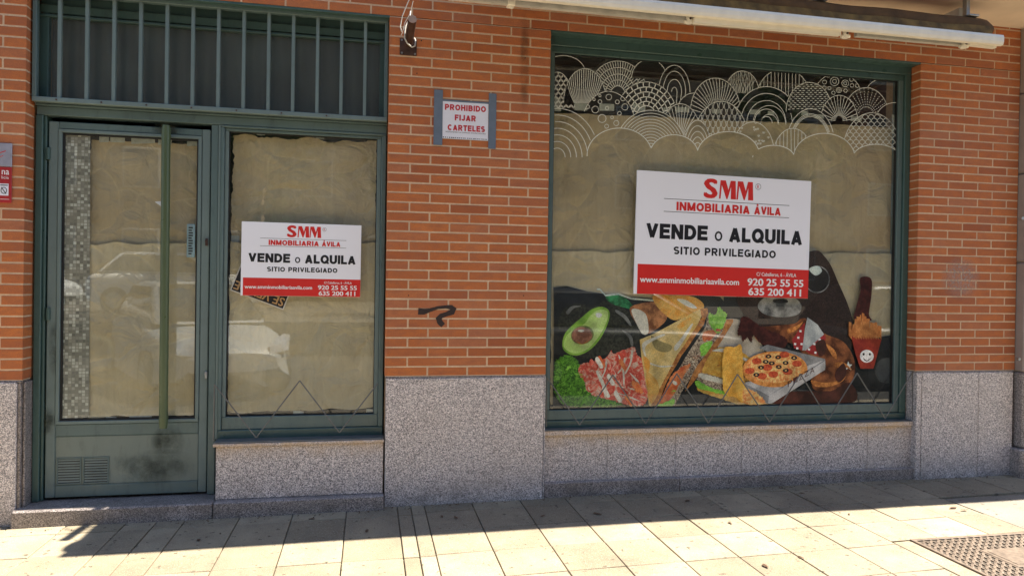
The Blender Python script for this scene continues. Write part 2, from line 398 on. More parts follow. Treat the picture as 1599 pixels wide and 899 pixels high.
# iron service cover
cb = (3.2, -1.35, gz(3.2))
cov = thing('service_cover', 'rusty brown iron service cover with slanted ribs set in the pavement', 'manhole cover', cb)
P = Part(cov)
cx0, cx1, cy0, cy1 = 2.805, 3.72, -1.80, -1.065
MT['iron'] = plain('rusty_cast_iron', (.16,.12,.09), .55, .3, var=.35, scale=25)
z0 = gz(3.2)
m = MB(); m.box(cx0, cx1, cy0, cy1, z0-.02, z0-.004); P(m, 'cover_plate', plain('dark_iron', (.07,.055,.042), .6, .3), None)
m = MB()
for a in ((cx0, cx1, cy1-.022, cy1), (cx0, cx1, cy0, cy0+.022), (cx0, cx0+.022, cy0+.022, cy1-.022), (cx1-.022, cx1, cy0+.022, cy1-.022)):
    m.box(*a, z0-.02, z0+.004, .002)
P(m, 'frame', MT['iron'])
m = MB()
ny = 17; nx = 19
for i in range(nx):
    for j in range(ny):
        x = cx0+.045+i*.0455; y = cy0+.05+j*.0395
        if 3.05 < x < 3.42 and -1.50 < y < -1.25: continue
        s = 1 if (i % 2) else 1
        m.ribbon([(x-.014, y-.015, z0+.002), (x+.014*s, y+.015, z0+.002)], .013, (0,0,1))
        m.add([(x-.02, y-.022, z0-.004), (x-.014, y-.015, z0+.002), (x-.009, y-.019, z0+.002), (x-.012,y-.026,z0-.004)], [(0,1,2,3)])
for i in range(nx+1):
    x = cx0+.022+i*.0455
    if i % 1 == 0: m.box(x-.004, x+.004, cy0+.022, cy1-.022, z0-.004, z0+.001)
P(m, 'rib', MT['iron'], kind='stuff')
m = MB(); m.box(3.06, 3.41, -1.49, -1.26, z0-.004, z0+.003, .003); m.box(3.085, 3.385, -1.465, -1.285, z0+.003, z0+.005, .001); P(m, 'small_lid', MT['iron'])

# small dry leaves and dark spots on the pavement
MT['leaf'] = plain('dry_leaf', (.10,.055,.03), .8, var=.4)
leaf_words = ['dark leaf by the doorstep, leftmost of those along the shadow edge','leaf shred just right of the one below the door mullion','small leaf in the shade below the left of the side window','leaf in the shade below the right corner of the side window','leaf below the middle pier, left one of a close pair','leaf below the middle pier, right one of a close pair','leaf in the shade below the left corner of the shop window','larger brown leaf near the wall under the large agency board','leaf on the sunlit slab just outside the shadow edge','round dark leaf in the shade under the lettuce picture','leaf against the shadow edge under the pizza picture','leaf on the sunlit front slabs, left one of the nearest two','small leaf on the sunlit front slabs, right one of the nearest two','leaf on the sunlit slab below the right corner of the shop window','leaf on the grey repair slab, left of two','leaf on the grey repair slab, right of two']
leaf_spots = [(310,841,.02),(344,831,.014),(487,809,.02),(573,828,.026),(690,806,.02),(712,808,.022),(848,806,.02),(1073,784,.03),(1140,819,.02),(933,803,.03),
              (1252,773,.02),(1195,886,.025),(1251,873,.018),(1326,806,.014),(1488,797,.03),(1505,801,.022)]
for i, (px, py, r) in enumerate(leaf_spots):
    d0 = ((px-799.5)/F, -(py-449.5)/F, -1.0); d = [sum(RM[k][q]*d0[k] for k in range(3)) for q in range(3)]
    tt = (-G0+.004-CY)/d[1]; x, y = CX+tt*d[0], -(CZ+tt*d[2])
    m = MB(); n = 9; a0 = random.random()*6
    vs = [(r*cos(a0)*cos(2*pi*k/n)-r*.45*sin(a0)*sin(2*pi*k/n)*random.uniform(.6,1.2), r*sin(a0)*cos(2*pi*k/n)+r*.45*cos(a0)*sin(2*pi*k/n)*random.uniform(.6,1.2), random.uniform(.001,.006)) for k in range(n)]
    m.add(vs+[(0,0,.007)], [(k, (k+1) % n, n) for k in range(n)])
    o = m.build('dry_leaf', MT['leaf']); o.location = (x, y, gz(x)+.002)
    o['label'] = leaf_words[i]; o['category'] = 'leaf'; o['group'] = 'dry leaves scattered on the pavement'
m = MB()
for k in range(420):
    x = random.uniform(-1.9, 4.4); y = random.triangular(-.10, .0, -.015)-(.07 if x < 0 else -.005); r = random.uniform(.002, .008)
    z = gz(x)+.002
    a = random.random()*6
    m.add([(x-r, y, z), (x+r*cos(a), y-r*.6, z), (x+r*.6, y+r*.6*sin(a), z+r*.8)], [(0,1,2)])
o = m.build('litter_crumbs', MT['leaf']); o['kind'] = 'stuff'; o['label'] = 'dirt crumbs gathered along the foot of the wall'; o['category'] = 'dirt'

# ================================================================== BRICK WALL
wall = thing('brick_wall', 'orange brick shop facade with pale mortar joints', 'wall')
LXc, LR, CR, RL, REND = -2.009, -.012, 1.010, 3.749, 4.60
TOP = 37; NR = 45
def bands(n):
    if n < TOP: return [(-3.2, LXc), (LR, CR), (RL, REND)]
    return [(-3.2, REND)]
bm_cache = {}
def brick_mesh(wd, d):
    k = (round(wd, 3), d)
    if k not in bm_cache:
        mb = MB(); mb.box(-wd/2, wd/2, 0, d, -(C_-.0098)/2, (C_-.0098)/2, .0022)
        bm_cache[k] = mb.mesh('brick', MT['brick'])
    return bm_cache[k]
bricks = []
for n in range(NR):
    off = 0 if n % 2 == 0 else .125
    for a, b in bands(n):
        k0 = math.floor((a-off)/.25)
        x = k0*.25+off
        while x < b-.004:
            x0 = max(x, a); x1 = min(x+.25, b)
            if x1-a < .03: x += .25; continue          # sliver at a jamb: its neighbour runs to the corner
            if x0-a < .03: x0 = a
            if b-x1 < .03: x1 = b
            l = x0 + (0 if x0 == a and n < TOP and a > -3 else .005); r_ = x1 - (0 if x1 == b else .005)
            if r_-l > .02: bricks.append((n, l, r_))
            if x1 == b: break
            x += .25
def vis(bk):
    n, l, r_ = bk
    if n > 41 or r_ < -2.12 or n > 40.5 and l > 4: return False
    if l < .9 and r_ < 0 and n > 39: return False
    return True
vb = [b for b in bricks if vis(b)]
key = lambda b: -( (b[2]-b[1]) / (Vector(((b[1]+b[2])/2, 0, G0+b[0]*C_))-cam.location).length )
vb.sort(key=key); first = set(vb[:300])
rest = MB()
for bk in bricks:
    n, l, r_ = bk; cx = (l+r_)/2; cz = G0+n*C_+C_/2; dy = random.uniform(-.0009, .0009)
    if bk in first:
        o = link('brick', brick_mesh(r_-l, .115), wall, (cx, dy, cz+random.uniform(-.0006, .0006)))
        o.rotation_euler = (0, random.uniform(-.0015, .0015), random.uniform(-.002, .002))
    else: rest.box(l, r_, dy, .115, cz-(C_-.0098)/2, cz+(C_-.0098)/2, .002)
o = rest.build('brick', MT['brick'], wall); o['kind'] = 'stuff'
m = MB(); q = .0022
for a, b in ((-3.2, LXc-q), (LR+q, CR-q), (RL+q, REND-q)): m.box(a, b, q, .112, G0, G0+TOP*C_)
m.box(-3.2, REND-q, q, .112, G0+TOP*C_+.0055, G0+NR*C_)
m.build('mortar', MT['mortar'], wall)
m = MB(); m.box(-3.2, LXc-.004, .116, .35, 0, G0+NR*C_); m.box(LR+.004, CR-.004, .116, .35, 0, G0+NR*C_); m.box(RL+.004, 6.5, .118, .35, 0, G0+NR*C_); m.box(LXc-.004, RL+.004, .116, .35, rel(2.30), G0+NR*C_)
m.build('backing', MT['mortar'], wall)
# small marks on the wall
m = MB()
pts = [(653,486),(662,486.5),(672,484),(684,480),(696,479),(705,479.5),(708,482),(706,487),(698,490),(689,493),(685,497),(687,503),(692,508)]
m.ribbon([at(px, py, -.0016) for px, py in pts], [.040,.036,.022,.018,.020,.028,.040,.038,.028,.030,.038,.036,.032])
m.build('spray_mark', smudge_mat('black_spray', (.012,.010,.012), 1.0, 400), wall, label='black spray paint squiggle on the bricks')
mt = NT('spray'); mt.col(mt.mix(mt.noise(120, 3), (.012,.010,.010), (.05,.025,.02))).set(.8)
wall.children[-1].data.materials[0] = mt.m
a, b = at(1468, 398, -.0015), at(1532, 470, -.0015)
m = MB(); m.add([(a.x, -.0015, b.z), (b.x, -.0015, b.z), (b.x, -.0015, a.z), (a.x, -.0015, a.z)], [(0,1,2,3)])
m.build('poster_residue', MT['residue'], wall, label='faint pale residue of a torn off notice')
a, b = at(812, 10, -.0015), at(826, 190, -.0015)
m = MB(); m.add([(a.x, -.0015, b.z), (b.x, -.0015, b.z), (b.x, -.0015, a.z), (a.x, -.0015, a.z)], [(0,1,2,3)])
m.build('drip_stain', MT['grime_soft'], wall)
for px, py in ((638,461),(817.5,461.5),(658,64),(651,115),(820,91),(663,487)):
    m = MB(); p = at(px, py, -.001); m.tube([p, p+Vector((0,-.002,0))], .004, 7); m.build('drill_hole', MT['black'], wall)

# ================================================================== GRANITE PLINTH
pl = thing('granite_plinth', 'grey speckled granite plinth along the foot of the facade', 'wall base')
SY = -.010
def slab(x0, x1, y0, y1, z0, z1, mat='granite', name='granite_slab', c=.003, gap=.0012):
    m = MB(); m.box(x0+gap, x1-gap, y0, y1, z0, z1, c); return m.build(name, MT[mat], pl)
slab(-3.2, -2.032, SY, .12, -.06, G0-.010); slab(-2.032, -2.014, SY+.010, .30, .07, G0-.012, 'granite_shaded', 'granite_edge')
slab(-2.0135, -2.0, SY+.03, .26, .07, G0-.012, 'granite_shaded', 'granite_reveal')
slab(-3.2, -2.010, -.004, .10, G0-.010, G0-.001, 'granite_shaded', 'granite_cap')
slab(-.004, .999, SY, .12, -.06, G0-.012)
slab(-.010, 1.006, -.004, .10, G0-.012, G0-.001, 'granite_shaded', 'granite_cap')
slab(.9995, 1.009, SY-.001, .12, -.06, G0-.003, 'granite', 'granite_edge')
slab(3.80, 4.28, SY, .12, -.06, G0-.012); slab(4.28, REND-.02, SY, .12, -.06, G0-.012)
slab(3.757, REND, -.004, .10, G0-.012, G0-.001, 'granite_shaded', 'granite_cap')
slab(3.757, 3.80, SY+.002, .18, -.06, G0-.012, 'granite', 'granite_edge')
# side window block, its sill and foot strip
slab(-.985, -.012, .0, .20, .085, rel(-.402), 'granite_sill')
slab(-1.0, -.008, -.012, .20, rel(-.402), rel(-.385), 'granite_sill', 'sill', .002)
slab(-.985, -.006, -.062, .19, -.06, rel(-.716), 'granite_step', 'foot_strip', .006)
# doorstep
slab(-2.036, -.987, -.062, .30, -.06, rel(-.716), 'granite_step', 'doorstep', .008)
# big window base: slabs about half a metre wide, sill, foot strip
xs = [1.012, 1.448, 1.93, 2.42, 2.92, 3.40, 3.798]
for a, b in zip(xs, xs[1:]): slab(a, b, .040, .20, .09, rel(-.395), 'granite_sill', gap=.0009)
slab(1.010, 3.756, .018, .20, rel(-.395), rel(-.366), 'granite_sill', 'sill', .002)
xs2 = [1.012, 1.95, 2.92, 3.80]
for a, b in zip(xs2, xs2[1:]): slab(a, b, .008, .19, -.06, rel(-.705)+.004, 'granite_step', 'foot_strip', .005)

# stone pilaster at the right edge
pb = (4.75, 0, 0)
pil = thing('stone_pilaster', 'beige stone pilaster with stacked panels at the right edge of the shop', 'pilaster', pb)
P = Part(pil)
zs = [rel(-.57), rel(-.01), rel(.80), rel(1.455), rel(2.05), rel(3.0)]
for z0_, z1_ in zip(zs, zs[1:]):
    m = MB(); m.box(4.605, 5.25, -.07, .11, z0_+.002, z1_-.002, .012); P(m, 'stone_panel', MT['pilaster'] if z0_ > .5 else MT['granite_step'])
m = MB(); m.box(4.56, 5.28, -.10, .11, -.05, rel(-.57), .01); P(m, 'base_block', MT['granite_step'])
for px, py in ((1588,341),(1583,560)):
    m = MB(); p = at(px, py, -.075); p.x += .03; m.tube([p, p+Vector((0,-.02,0))], .012, 8); P(m, 'fixing_screw', MT['steel'])
m = MB(); p = at(1594, 284, -.072); m.box(4.64, 4.70, -.0735, -.0705, p.z-.035, p.z+.035); P(m, 'white_sticker', MT['paper_white'])

# ================================================================== GREEN METALWORK, LEFT
# transom with bars
tb = (-1.0, .065, rel(1.57))
tr_ = thing('barred_transom', 'wide dark transom window behind upright green bars over the glass door', 'window', tb)
P = Part(tr_)
X0, X1, Z0, Z1 = LXc+.010, LR-.004, rel(1.575), G0+TOP*C_+.0035
m = MB(); m.box(X0, X1, .045, .085, Z0, Z0+.028, .003); P(m, 'bottom_rail', MT['green_lt'])
m = MB(); m.box(X0, X1, .045, .085, Z1-.030, Z1, .003); P(m, 'top_rail', MT['green'])
for a in ((X0, X0+.022), (X1-.022, X1)):
    m = MB(); m.box(a[0], a[1], .046, .084, Z0+.028, Z1-.03, .002); P(m, 'side_rail', MT['green'])
for i in range(13):
    x = -1.863+i*(1.863-.156)/12
    m = MB(); m.box(x-.0095, x+.0095, .052, .076, Z0+.028, Z1-.03, .002); P(m, 'bar', MT['green_lt'])
f0 = MB(); f0.box(X0, X1, .13, .17, Z1-.11, Z1-.06, .004); f0.box(X0, X1, .15, .18, Z1-.06, Z1, .003); f0.box(X0, X1, .12, .15, Z1-.135, Z1-.12, .002)
f0.box(X0, X0+.05, .13, .17, Z0, Z1-.11, .003); f0.box(X1-.05, X1, .13, .17, Z0, Z1-.11, .003); f0.box(X0, X1, .13, .17, Z0-.0, Z0+.02, .003)
P(f0, 'sash_frame', MT['green_dk'])
m = MB(); m.box(X0+.05, X1-.05, .142, .146, Z0+.02, Z1-.11); P(m, 'pane', MT['glass_soft'])
m = MB(); vs = []; K = 120
for i in range(K+1):
    x = X0+.05+(X1-X0-.1)*i/K; y = .175+.008*sin(i*.9)+.006*sin(i*.37+1); vs += [(x, y, Z0), (x, y, Z1-.06)]
m.add(vs, [(2*i, 2*i+2, 2*i+3, 2*i+1) for i in range(K)], True); P(m, 'added_backing', plain('dark_backing', (.028,.042,.038), .8, var=.35, scale=3))  # added dark sheet; its folds stand in for streaks reflected in the pane
m = MB(); m.box(X0, X1, .086, .18, Z0+.002, Z0+.018, .002); P(m, 'ledge', MT['green_dk'])

# door frame (surround)
db = (-1.5, .13, rel(-.716))
fr_ = thing('door_frame', 'green steel door surround with head, jamb and central mullion', 'door frame', db)
P = Part(fr_)
m = MB(); m.box(LXc+.012, LR-.004, .105, .20, rel(1.512), rel(1.562), .003); m.box(LXc+.012, LR-.004, .09, .20, rel(1.5625), rel(1.574), .002); P(m, 'head', MT['green'])
m = MB(); m.box(-1.999, -1.962, .10, .20, rel(-.714), rel(1.511), .004); m.box(-1.9615, -1.948, .118, .20, rel(-.714), rel(1.511), .003); P(m, 'jamb', MT['green_dk'])
m = MB(); m.box(-1.0535, -1.012, .112, .20, rel(-.714), rel(1.511), .003); P(m, 'mullion', MT['green'])
m = MB(); m.box(-1.0115, -.998, .105, .20, rel(-.38), rel(1.511), .002); P(m, 'mullion', MT['green_lt'])

# entrance door
do = thing('glass_door', 'green metal entrance door with papered glass, long olive pull bar and vents', 'door', (-1.5, .14, rel(-.70)))
P = Part(do)
Dz0, Dz1 = rel(-.700), rel(1.482)
DX0, DX1 = -1.9405, -1.0605
def profile(mb, x0, x1, z0, z1, y, wd, y2=.18, c=.003):   # rectangular ring of four butted rails
    mb.box(x0, x1, y, y2, z1-wd, z1, c); mb.box(x0, x1, y, y2, z0, z0+wd, c)
    mb.box(x0, x0+wd, y, y2, z0+wd, z1-wd, c); mb.box(x1-wd, x1, y, y2, z0+wd, z1-wd, c)
for n_, a in (('stile', (DX0, DX0+.052, Dz0, Dz1)), ('stile', (DX1-.048, DX1, Dz0, Dz1)), ('top_rail', (DX0+.0525, DX1-.0485, Dz1-.042, Dz1)),
              ('bottom_rail', (DX0+.0525, DX1-.0485, Dz0, Dz0+.070)), ('middle_rail', (DX0+.0525, DX1-.0485, rel(-.345), rel(-.275)))):
    m = MB(); m.box(a[0], a[1], .125, .165, a[2], a[3], .004); P(m, n_, MT['green_lt'] if 'stile' in n_ else MT['green'])
gx0, gx1, gz0_, gz1_ = -1.866, -1.131, rel(-.247), rel(1.415)
m = MB(); profile(m, DX0+.053, DX1-.049, rel(-.2745), Dz1-.0425, .119, .019, .15, .002); P(m, 'glazing_bead', MT['green_lt'])
m = MB(); profile(m, DX0+.0725, DX1-.0685, rel(-.255), Dz1-.062, .131, .009, .15, .001); P(m, 'gasket', MT['black'])
m = MB(); m.box(DX0+.08, DX1-.076, .140, .144, rel(-.248), Dz1-.070); P(m, 'pane', MT['glass'])
m = MB(); m.box(-1.8875, -1.109, .1285, .16, Dz0+.0705, rel(-.3455), .004); P(m, 'kick_panel', MT['green_panel'])
m = MB(); profile(m, -1.889, -1.107, rel(-.632), rel(-.3445), .1265, .004, .16, .001); P(m, 'panel_bead', MT['green'])
for vx0, vx1 in ((-1.880, -1.748), (-1.740, -1.600)):
    m = MB(); profile(m, vx0, vx1, rel(-.625), rel(-.468), .1235, .008, .129, .001)
    v = P(m, 'vent_grille', MT['green'])
    m = MB(); m.box(vx0+.008, vx1-.008, .1275, .1283, rel(-.617), rel(-.476)); bk = P(m, 'vent_back', MT['black'], v)
    for j in range(9):
        z = rel(-.612)+j*.0155
        mm = MB(); mm.add([(vx0+.009, .1245, z), (vx1-.009, .1245, z), (vx1-.009, .1272, z+.0095), (vx0+.009, .1272, z+.0095), (vx0+.009, .1275, z), (vx1-.009, .1275, z)], [(0,1,2,3), (0,4,5,1)])
        P(mm, 'slat', MT['green_panel'], v)
# pull bar
a, b = at(259.5, 196, .055), at(255, 668, .055)
m = MB(); m.tube([a, a.lerp(b,.02), a.lerp(b, .33), a.lerp(b, .66), b.lerp(a,.02), b], [.021,.0245,.0245,.0245,.0245,.021], 16); hb = P(m, 'pull_bar', MT['bar_green'])
for p in (a.lerp(b, .03), a.lerp(b, .97)):
    m = MB(); m.tube([p, p+Vector((0,.072,0))], .012, 10); P(m, 'bar_bracket', MT['bar_green'], hb)
for (px, py, ww, hh, mt_) in ((263,202,.20,.10,'grime'), (262,690,.20,.22,'grime'), (250,725,.42,.2,'grime_soft'), (72,660,.10,.20,'grime'), (84,545,.06,.32,'grime'), (215,735,.6,.2,'grime_soft')):
    p = at(px, py, .1215); m = MB(); m.add([(p.x-ww/2,.1218,p.z-hh/2),(p.x+ww/2,.1218,p.z-hh/2),(p.x+ww/2,.1218,p.z+hh/2),(p.x-ww/2,.1218,p.z+hh/2)], [(0,1,2,3)])
    P(m, 'grime_patch', MT[mt_])
for py in (378, 585):
    p = at(323 if py < 500 else 322, py, .12); m = MB(); m.box(p.x-.008, p.x+.006, .110, .126, p.z-.022, p.z+.022, .003); m.tube([p+Vector((-.001,-.012,.006)), p+Vector((-.001,-.022,.006))], .006, 8); P(m, 'lock_cylinder', MT['rust'] if py < 500 else MT['steel'])
for py in (490, 240):
    p = at(75, py, .12); m = MB(); m.tube([p-Vector((0,0,.035)), p+Vector((0,0,.035))], .012, 10); P(m, 'hinge', MT['green_dk'])

for k in range(7):
    p = at(90+k*70, 166+k*3.6, .062); m = MB(); m.tube([(p.x, .044, rel(1.589)), (p.x, .041, rel(1.589))], .005, 8); Part(tr_)(m, 'screw', MT['rust'])
# keypad on the door glass
kb = at(298.5, 376, .135)
kp = thing('keypad_plate', 'small pale blue slotted intercom plate on the door glass', 'intercom', kb)
P = Part(kp); kw, kh = .023, .100
m = MB(); m.box(kb.x-kw, kb.x+kw, .122, .137, kb.z-kh, kb.z+kh, .004); P(m, 'plate', plain('pale_blue_steel', (.22,.32,.34), .4, .2))
for j in range(11):
    z = kb.z-kh+.022+j*.0155
    m = MB(); m.box(kb.x-.012, kb.x+(.012 if j % 3 else .006), .1205, .1222, z-.0035, z+.0045, .0008); P(m, 'slot', MT['black'])
for s in (-1, 1):
    m = MB(); m.tube([(kb.x, .1225, kb.z+s*.088), (kb.x, .119, kb.z+s*.088)], .004, 8); P(m, 'screw', MT['steel'])

# side window
sw = thing('side_window', 'tall green framed papered window between the door and the brick pier', 'window', (-.5, .13, rel(-.385)))
P = Part(sw)
sx0, sx1, sz0, sz1 = -.9975, LR-.006, rel(-.384), rel(1.511)
for n_, a in (('frame_rail', (sx0, sx1, sz1-.014, sz1)), ('frame_rail', (sx0, sx1, sz0+.0, sz0+.058)), ('frame_stile', (sx0, sx0+.020, sz0+.0585, sz1-.0145)), ('frame_stile', (sx1-.030, sx1, sz0+.0585, sz1-.0145))):
    m = MB(); m.box(a[0], a[1], .100, .19, a[2], a[3], .004); P(m, n_, MT['green_dk'] if a[3] < rel(0) else MT['green'])
for n_, a in (('sash_rail', (sx0+.0205, sx1-.0305, sz1-.032, sz1-.0147)), ('sash_rail', (sx0+.0205, sx1-.0305, sz0+.059, sz0+.135)), ('sash_stile', (sx0+.0205, sx0+.042, sz0+.1355, sz1-.0325)), ('sash_stile', (sx1-.056, sx1-.0305, sz0+.1355, sz1-.0325))):
    m = MB(); m.box(a[0], a[1], .114, .17, a[2], a[3], .003); P(m, n_, MT['green_lt'] if 'stile' in n_ else MT['green'])
m = MB(); profile(m, sx0+.0425, sx1-.0565, sz0+.136, sz1-.033, .128, .004, .15, .001); P(m, 'gasket', MT['black'])
m = MB(); m.box(sx0+.046, sx1-.060, .140, .144, sz0+.140, sz1-.037); P(m, 'pane', MT['glass'])
m = MB(); m.box(sx0, sx1, .0, .0995, sz0-.0005, sz0+.008, .002); P(m, 'sill_plate', MT['rod'])

# shop window
bw = thing('shop_window', 'large green framed shop window with papered glass and food prints', 'window', (2.4, .12, rel(-.366)))
P = Part(bw)
bx0, bx1, bz0, bz1 = CR+.004, RL-.001, rel(-.365), G0+TOP*C_+.0035
for n_, a in (('head', (bx0, bx1, bz1-.068, bz1)), ('frame_rail', (bx0, bx1, bz0, bz0+.052)), ('frame_stile', (bx0, bx0+.026, bz0+.0525, bz1-.0685)), ('frame_stile', (bx1-.050, bx1, bz0+.0525, bz1-.0685))):
    m = MB(); m.box(a[0], a[1], .085, .19, a[2], a[3], .004); P(m, n_, MT['green_dk'])
for n_, a in (('sash_rail', (bx0+.0265, bx1-.0505, bz1-.108, bz1-.0687)), ('sash_rail', (bx0+.0265, bx1-.0505, bz0+.053, bz0+.118)), ('sash_stile', (bx0+.0265, bx0+.050, bz0+.1185, bz1-.1085)), ('sash_stile', (bx1-.088, bx1-.0505, bz0+.1185, bz1-.1085))):
    m = MB(); m.box(a[0], a[1], .102, .17, a[2], a[3], .003); P(m, n_, MT['green'] if a[3] < rel(1) or 'stile' in n_ else MT['green_dk'])
m = MB(); profile(m, bx0+.0505, bx1-.0885, bz0+.119, bz1-.109, .118, .006, .14, .001); P(m, 'gasket', MT['black'])
m = MB(); m.box(bx0+.054, bx1-.092, .126, .130, bz0+.123, bz1-.113); P(m, 'pane', MT['glass'])
m = MB(); m.box(bx0, bx1, .016, .0845, bz0-.0005, bz0+.006, .002); P(m, 'sill_plate', MT['rod'])

for nm, xa, xb, ye, rt in (('lintel_plate', bx0, bx1, .0995, bw), ('lintel_plate', LXc+.004, LR-.001, .044, tr_)):
    m = MB(); m.box(xa-.002, xb+.003, .001, ye, G0+TOP*C_-.010, G0+TOP*C_+.0035, .001); Part(rt)(m, nm, MT['green_dk'])
# zigzag rods on the sills
def zigzag(name, label, pts, Y, post=None):
    r = thing(name, label, 'zigzag rail', at(*pts[0], Y), 'zigzag rods along the window sills')
    P = Part(r)
    pp = [at(x, y, Y) for x, y in pts]
    for a, b in zip(pp, pp[1:]):
        m = MB(); m.tube([a, b], .0042, 6); P(m, 'rod', MT['rod'])
    for q in (post or []):
        m = MB(); m.tube([at(*q[0], Y), at(*q[1], Y)], .004, 6); P(m, 'post', MT['rod'])
zigzag('zigzag_rail', 'thin dark zigzag rod standing on the side window sill', [(335,600),(400,683),(468,594),(530,675),(590,598)], .03, [((335,600),(333,688))])
zigzag('zigzag_rail', 'long thin zigzag rod standing on the big shop window sill', [(854,589),(905,663),(957,585),(1008,661),(1057,583),(1106,660),(1151.7,584),(1201.7,658.6),(1250,583.5),(1293.5,655),(1338.5,582),(1382,653),(1425,580)], .03, [((854,589),(853,666)), ((1425,580),(1425,655))])

# ================================================================== INTERIOR
room = structure('shop_interior', 'dark empty shop interior behind the glass')
m = MB(); X0, X1, Y0, Y1, Zf, Zc = -2.6, 4.5, .30, 5.0, -.05, rel(2.275)
m.box(X0, X1, Y0, Y1, Zf, Zf+.04); m.box(X0-.1, X1+.1, Y1, Y1+.1, Zf, Zc+.2); m.box(X0-.1, X0, Y0, Y1, Zf, Zc+.2); m.box(X1, X1+.1, Y0, Y1, Zf, Zc+.2); m.box(X0, X1, Y0, Y1, Zc+.03, Zc+.2)
m.build('room_walls', MT['dark_void'], room)
m = MB(); m.add([(X0,Y0,Zc+.01),(X1,Y0,Zc+.01),(X1,Y1,Zc+.01),(X0,Y1,Zc+.01)], [(0,1,2,3)]); m.build('room_ceiling', MT['int_ceiling'], room)
m = MB()
for i in range(12): m.box(X0+i*.6, X0+i*.6+.025, Y0, Y1, Zc-.0, Zc+.008)
for j in range(8): m.box(X0, X1, Y0+j*.6, Y0+j*.6+.025, Zc-.002, Zc+.006)
m.build('ceiling_grid', MT['white_dirty'], room)

# ================================================================== KRAFT PAPER
def inpoly_grid(corners, nx, nz):
    (a, b, c, d) = corners      # TL TR BR BL in pixels
    return [[(a[0]*(1-u)*(1-v)+b[0]*u*(1-v)+c[0]*u*v+d[0]*(1-u)*v, a[1]*(1-u)*(1-v)+b[1]*u*(1-v)+c[1]*u*v+d[1]*(1-u)*v) for u in [i/nx for i in range(nx+1)]] for v in [j/nz for j in range(nz+1)]]
from mathutils import noise as MN
def paper(label, corners, Y, mat, seed, group=None, rag=1.6, amp=.0065, cat='paper', tapes=(), curl=0.0, name='kraft_paper_sheet', fold=()):
    base = at((corners[0][0]+corners[2][0])/2, corners[2][1], Y)
    root = thing(name, label, cat, base)
    P = Part(root); nx, nz = 64, 64
    fr_ = random.Random(int(seed*10)); c0 = at(*corners[0], Y); c2 = at(*corners[2], Y)
    fold = [(fr_.uniform(c0.x, c2.x), fr_.uniform(c2.z, c0.z), fr_.choice([-1, 1])*fr_.uniform(0, 2.5), fr_.choice([-.9, .9])) for _ in range(5)]
    g = inpoly_grid(corners, nx, nz); m = MB(); vs = []
    for j, rowp in enumerate(g):
        for i, (x, y) in enumerate(rowp):
            e = 0
            if j in (0, nz): y += rag*2.2*MN.noise((x*.03, seed, 1)) + rag*.8*MN.noise((x*.15, seed, 2))
            if i in (0, nx): x += rag*2.0*MN.noise((y*.03, seed, 3)) + rag*.8*MN.noise((y*.15, seed, 4))
            p = at(x, y, Y)
            h = MN.noise((p.x*2.2, p.z*1.6, seed))*.9-abs(MN.noise((p.x*1.7-p.z*2.3, p.z*.9, seed+5)))*1.1+MN.noise((p.x*6+3, p.z*5, seed))*.3+abs(MN.noise((p.x*3+p.z*4, p.z*1.2, seed+9)))*.7
            for (f0_, f1_, fw, fa) in fold:
                d = (p.x-f0_)+(p.z-f1_)*fw; h += fa*math.exp(-(d/.022)**2)*(.5+.8*MN.noise((p.x*2, p.z*2, seed+f0_)))
            cv_ = max(0, (j/nz-.84)/.16)**1.5*curl; vs.append((p.x, Y+amp*(.6+h)-cv_, p.z))
    W_ = nx+1
    m.add(vs, [(j*W_+i, j*W_+i+1, (j+1)*W_+i+1, (j+1)*W_+i) for j in range(nz) for i in range(nx)], True)
    P(m, 'sheet', MT[mat])
    for (x0, y0, x1, y1) in tapes:
        m = MB(); a, b, c, d = at(x0, y0, Y-.002), at(x1, y0+random.uniform(-1, 1), Y-.002), at(x1, y1, Y-.002), at(x0, y1+random.uniform(-1, 1), Y-.002)
        m.add([a, b, c, d], [(0,1,2,3)]); P(m, 'tape', MT['tape'])
    return root
paper('upper brown paper sheet covering the door glass', [(141,219),(311,225),(308,389),(140,387)], .176, 'kraft', 2.0, curl=.0,
      tapes=[(155,213,170,222),(172,212,195,223),(205,212,242,224),(62*0+247,216,268,226),(292,216,312,228)])
paper('lower brown paper sheet covering the door glass', [(99,380),(310,380),(306,648),(96,652)], .150, 'kraft_lt', 5.0, tapes=[(165,650,182,656),(202,649,237,656)])
paper('upper brown paper sheet in the side window, wrinkled along its top', [(364,211),(588,223),(587,388),(361,390)], .176, 'kraft', 8.0, curl=.0, rag=3.0,
      tapes=[(401,203,414,212),(493,207,506,217),(361,368,374,390)])
paper('lower brown paper sheet in the side window', [(360,378),(589,380),(585,637),(355,644)], .150, 'kraft_lt', 11.0, tapes=[(458,641,474,648),(572,638,584,643)])
for (a_, b_, c_, d_) in ((541,478,554,470),(570,449,580,441),(566,433,575,427),(569,466,576,462)):  # tape bits, their glare put into the pale colour
    m = MB(); m.ribbon([at(a_, b_, .159), at(c_, d_, .159)], .022); o = m.build('tape_glare', MT['kraft_edge']); o['category'] = 'tape'; o['label'] = 'slanted tape scrap with painted glare right of the small agency board, '+{541: 'lowest and longest', 570: 'second from the top', 566: 'topmost', 569: 'small third one'}[a_]; o['group'] = 'tape scraps in the side window'
paper('large upper brown paper sheet in the shop window under the doodle vinyl', [(862,176),(1396,199),(1396,402),(860,402)], .168, 'kraft', 14.0, curl=.0, rag=1.0,
      tapes=[(1408-14,178,1402,206)])
paper('lower brown paper sheet along the middle of the shop window', [(860,392),(1397,396),(1393,628),(860,632)], .146, 'kraft_lt', 17.0)
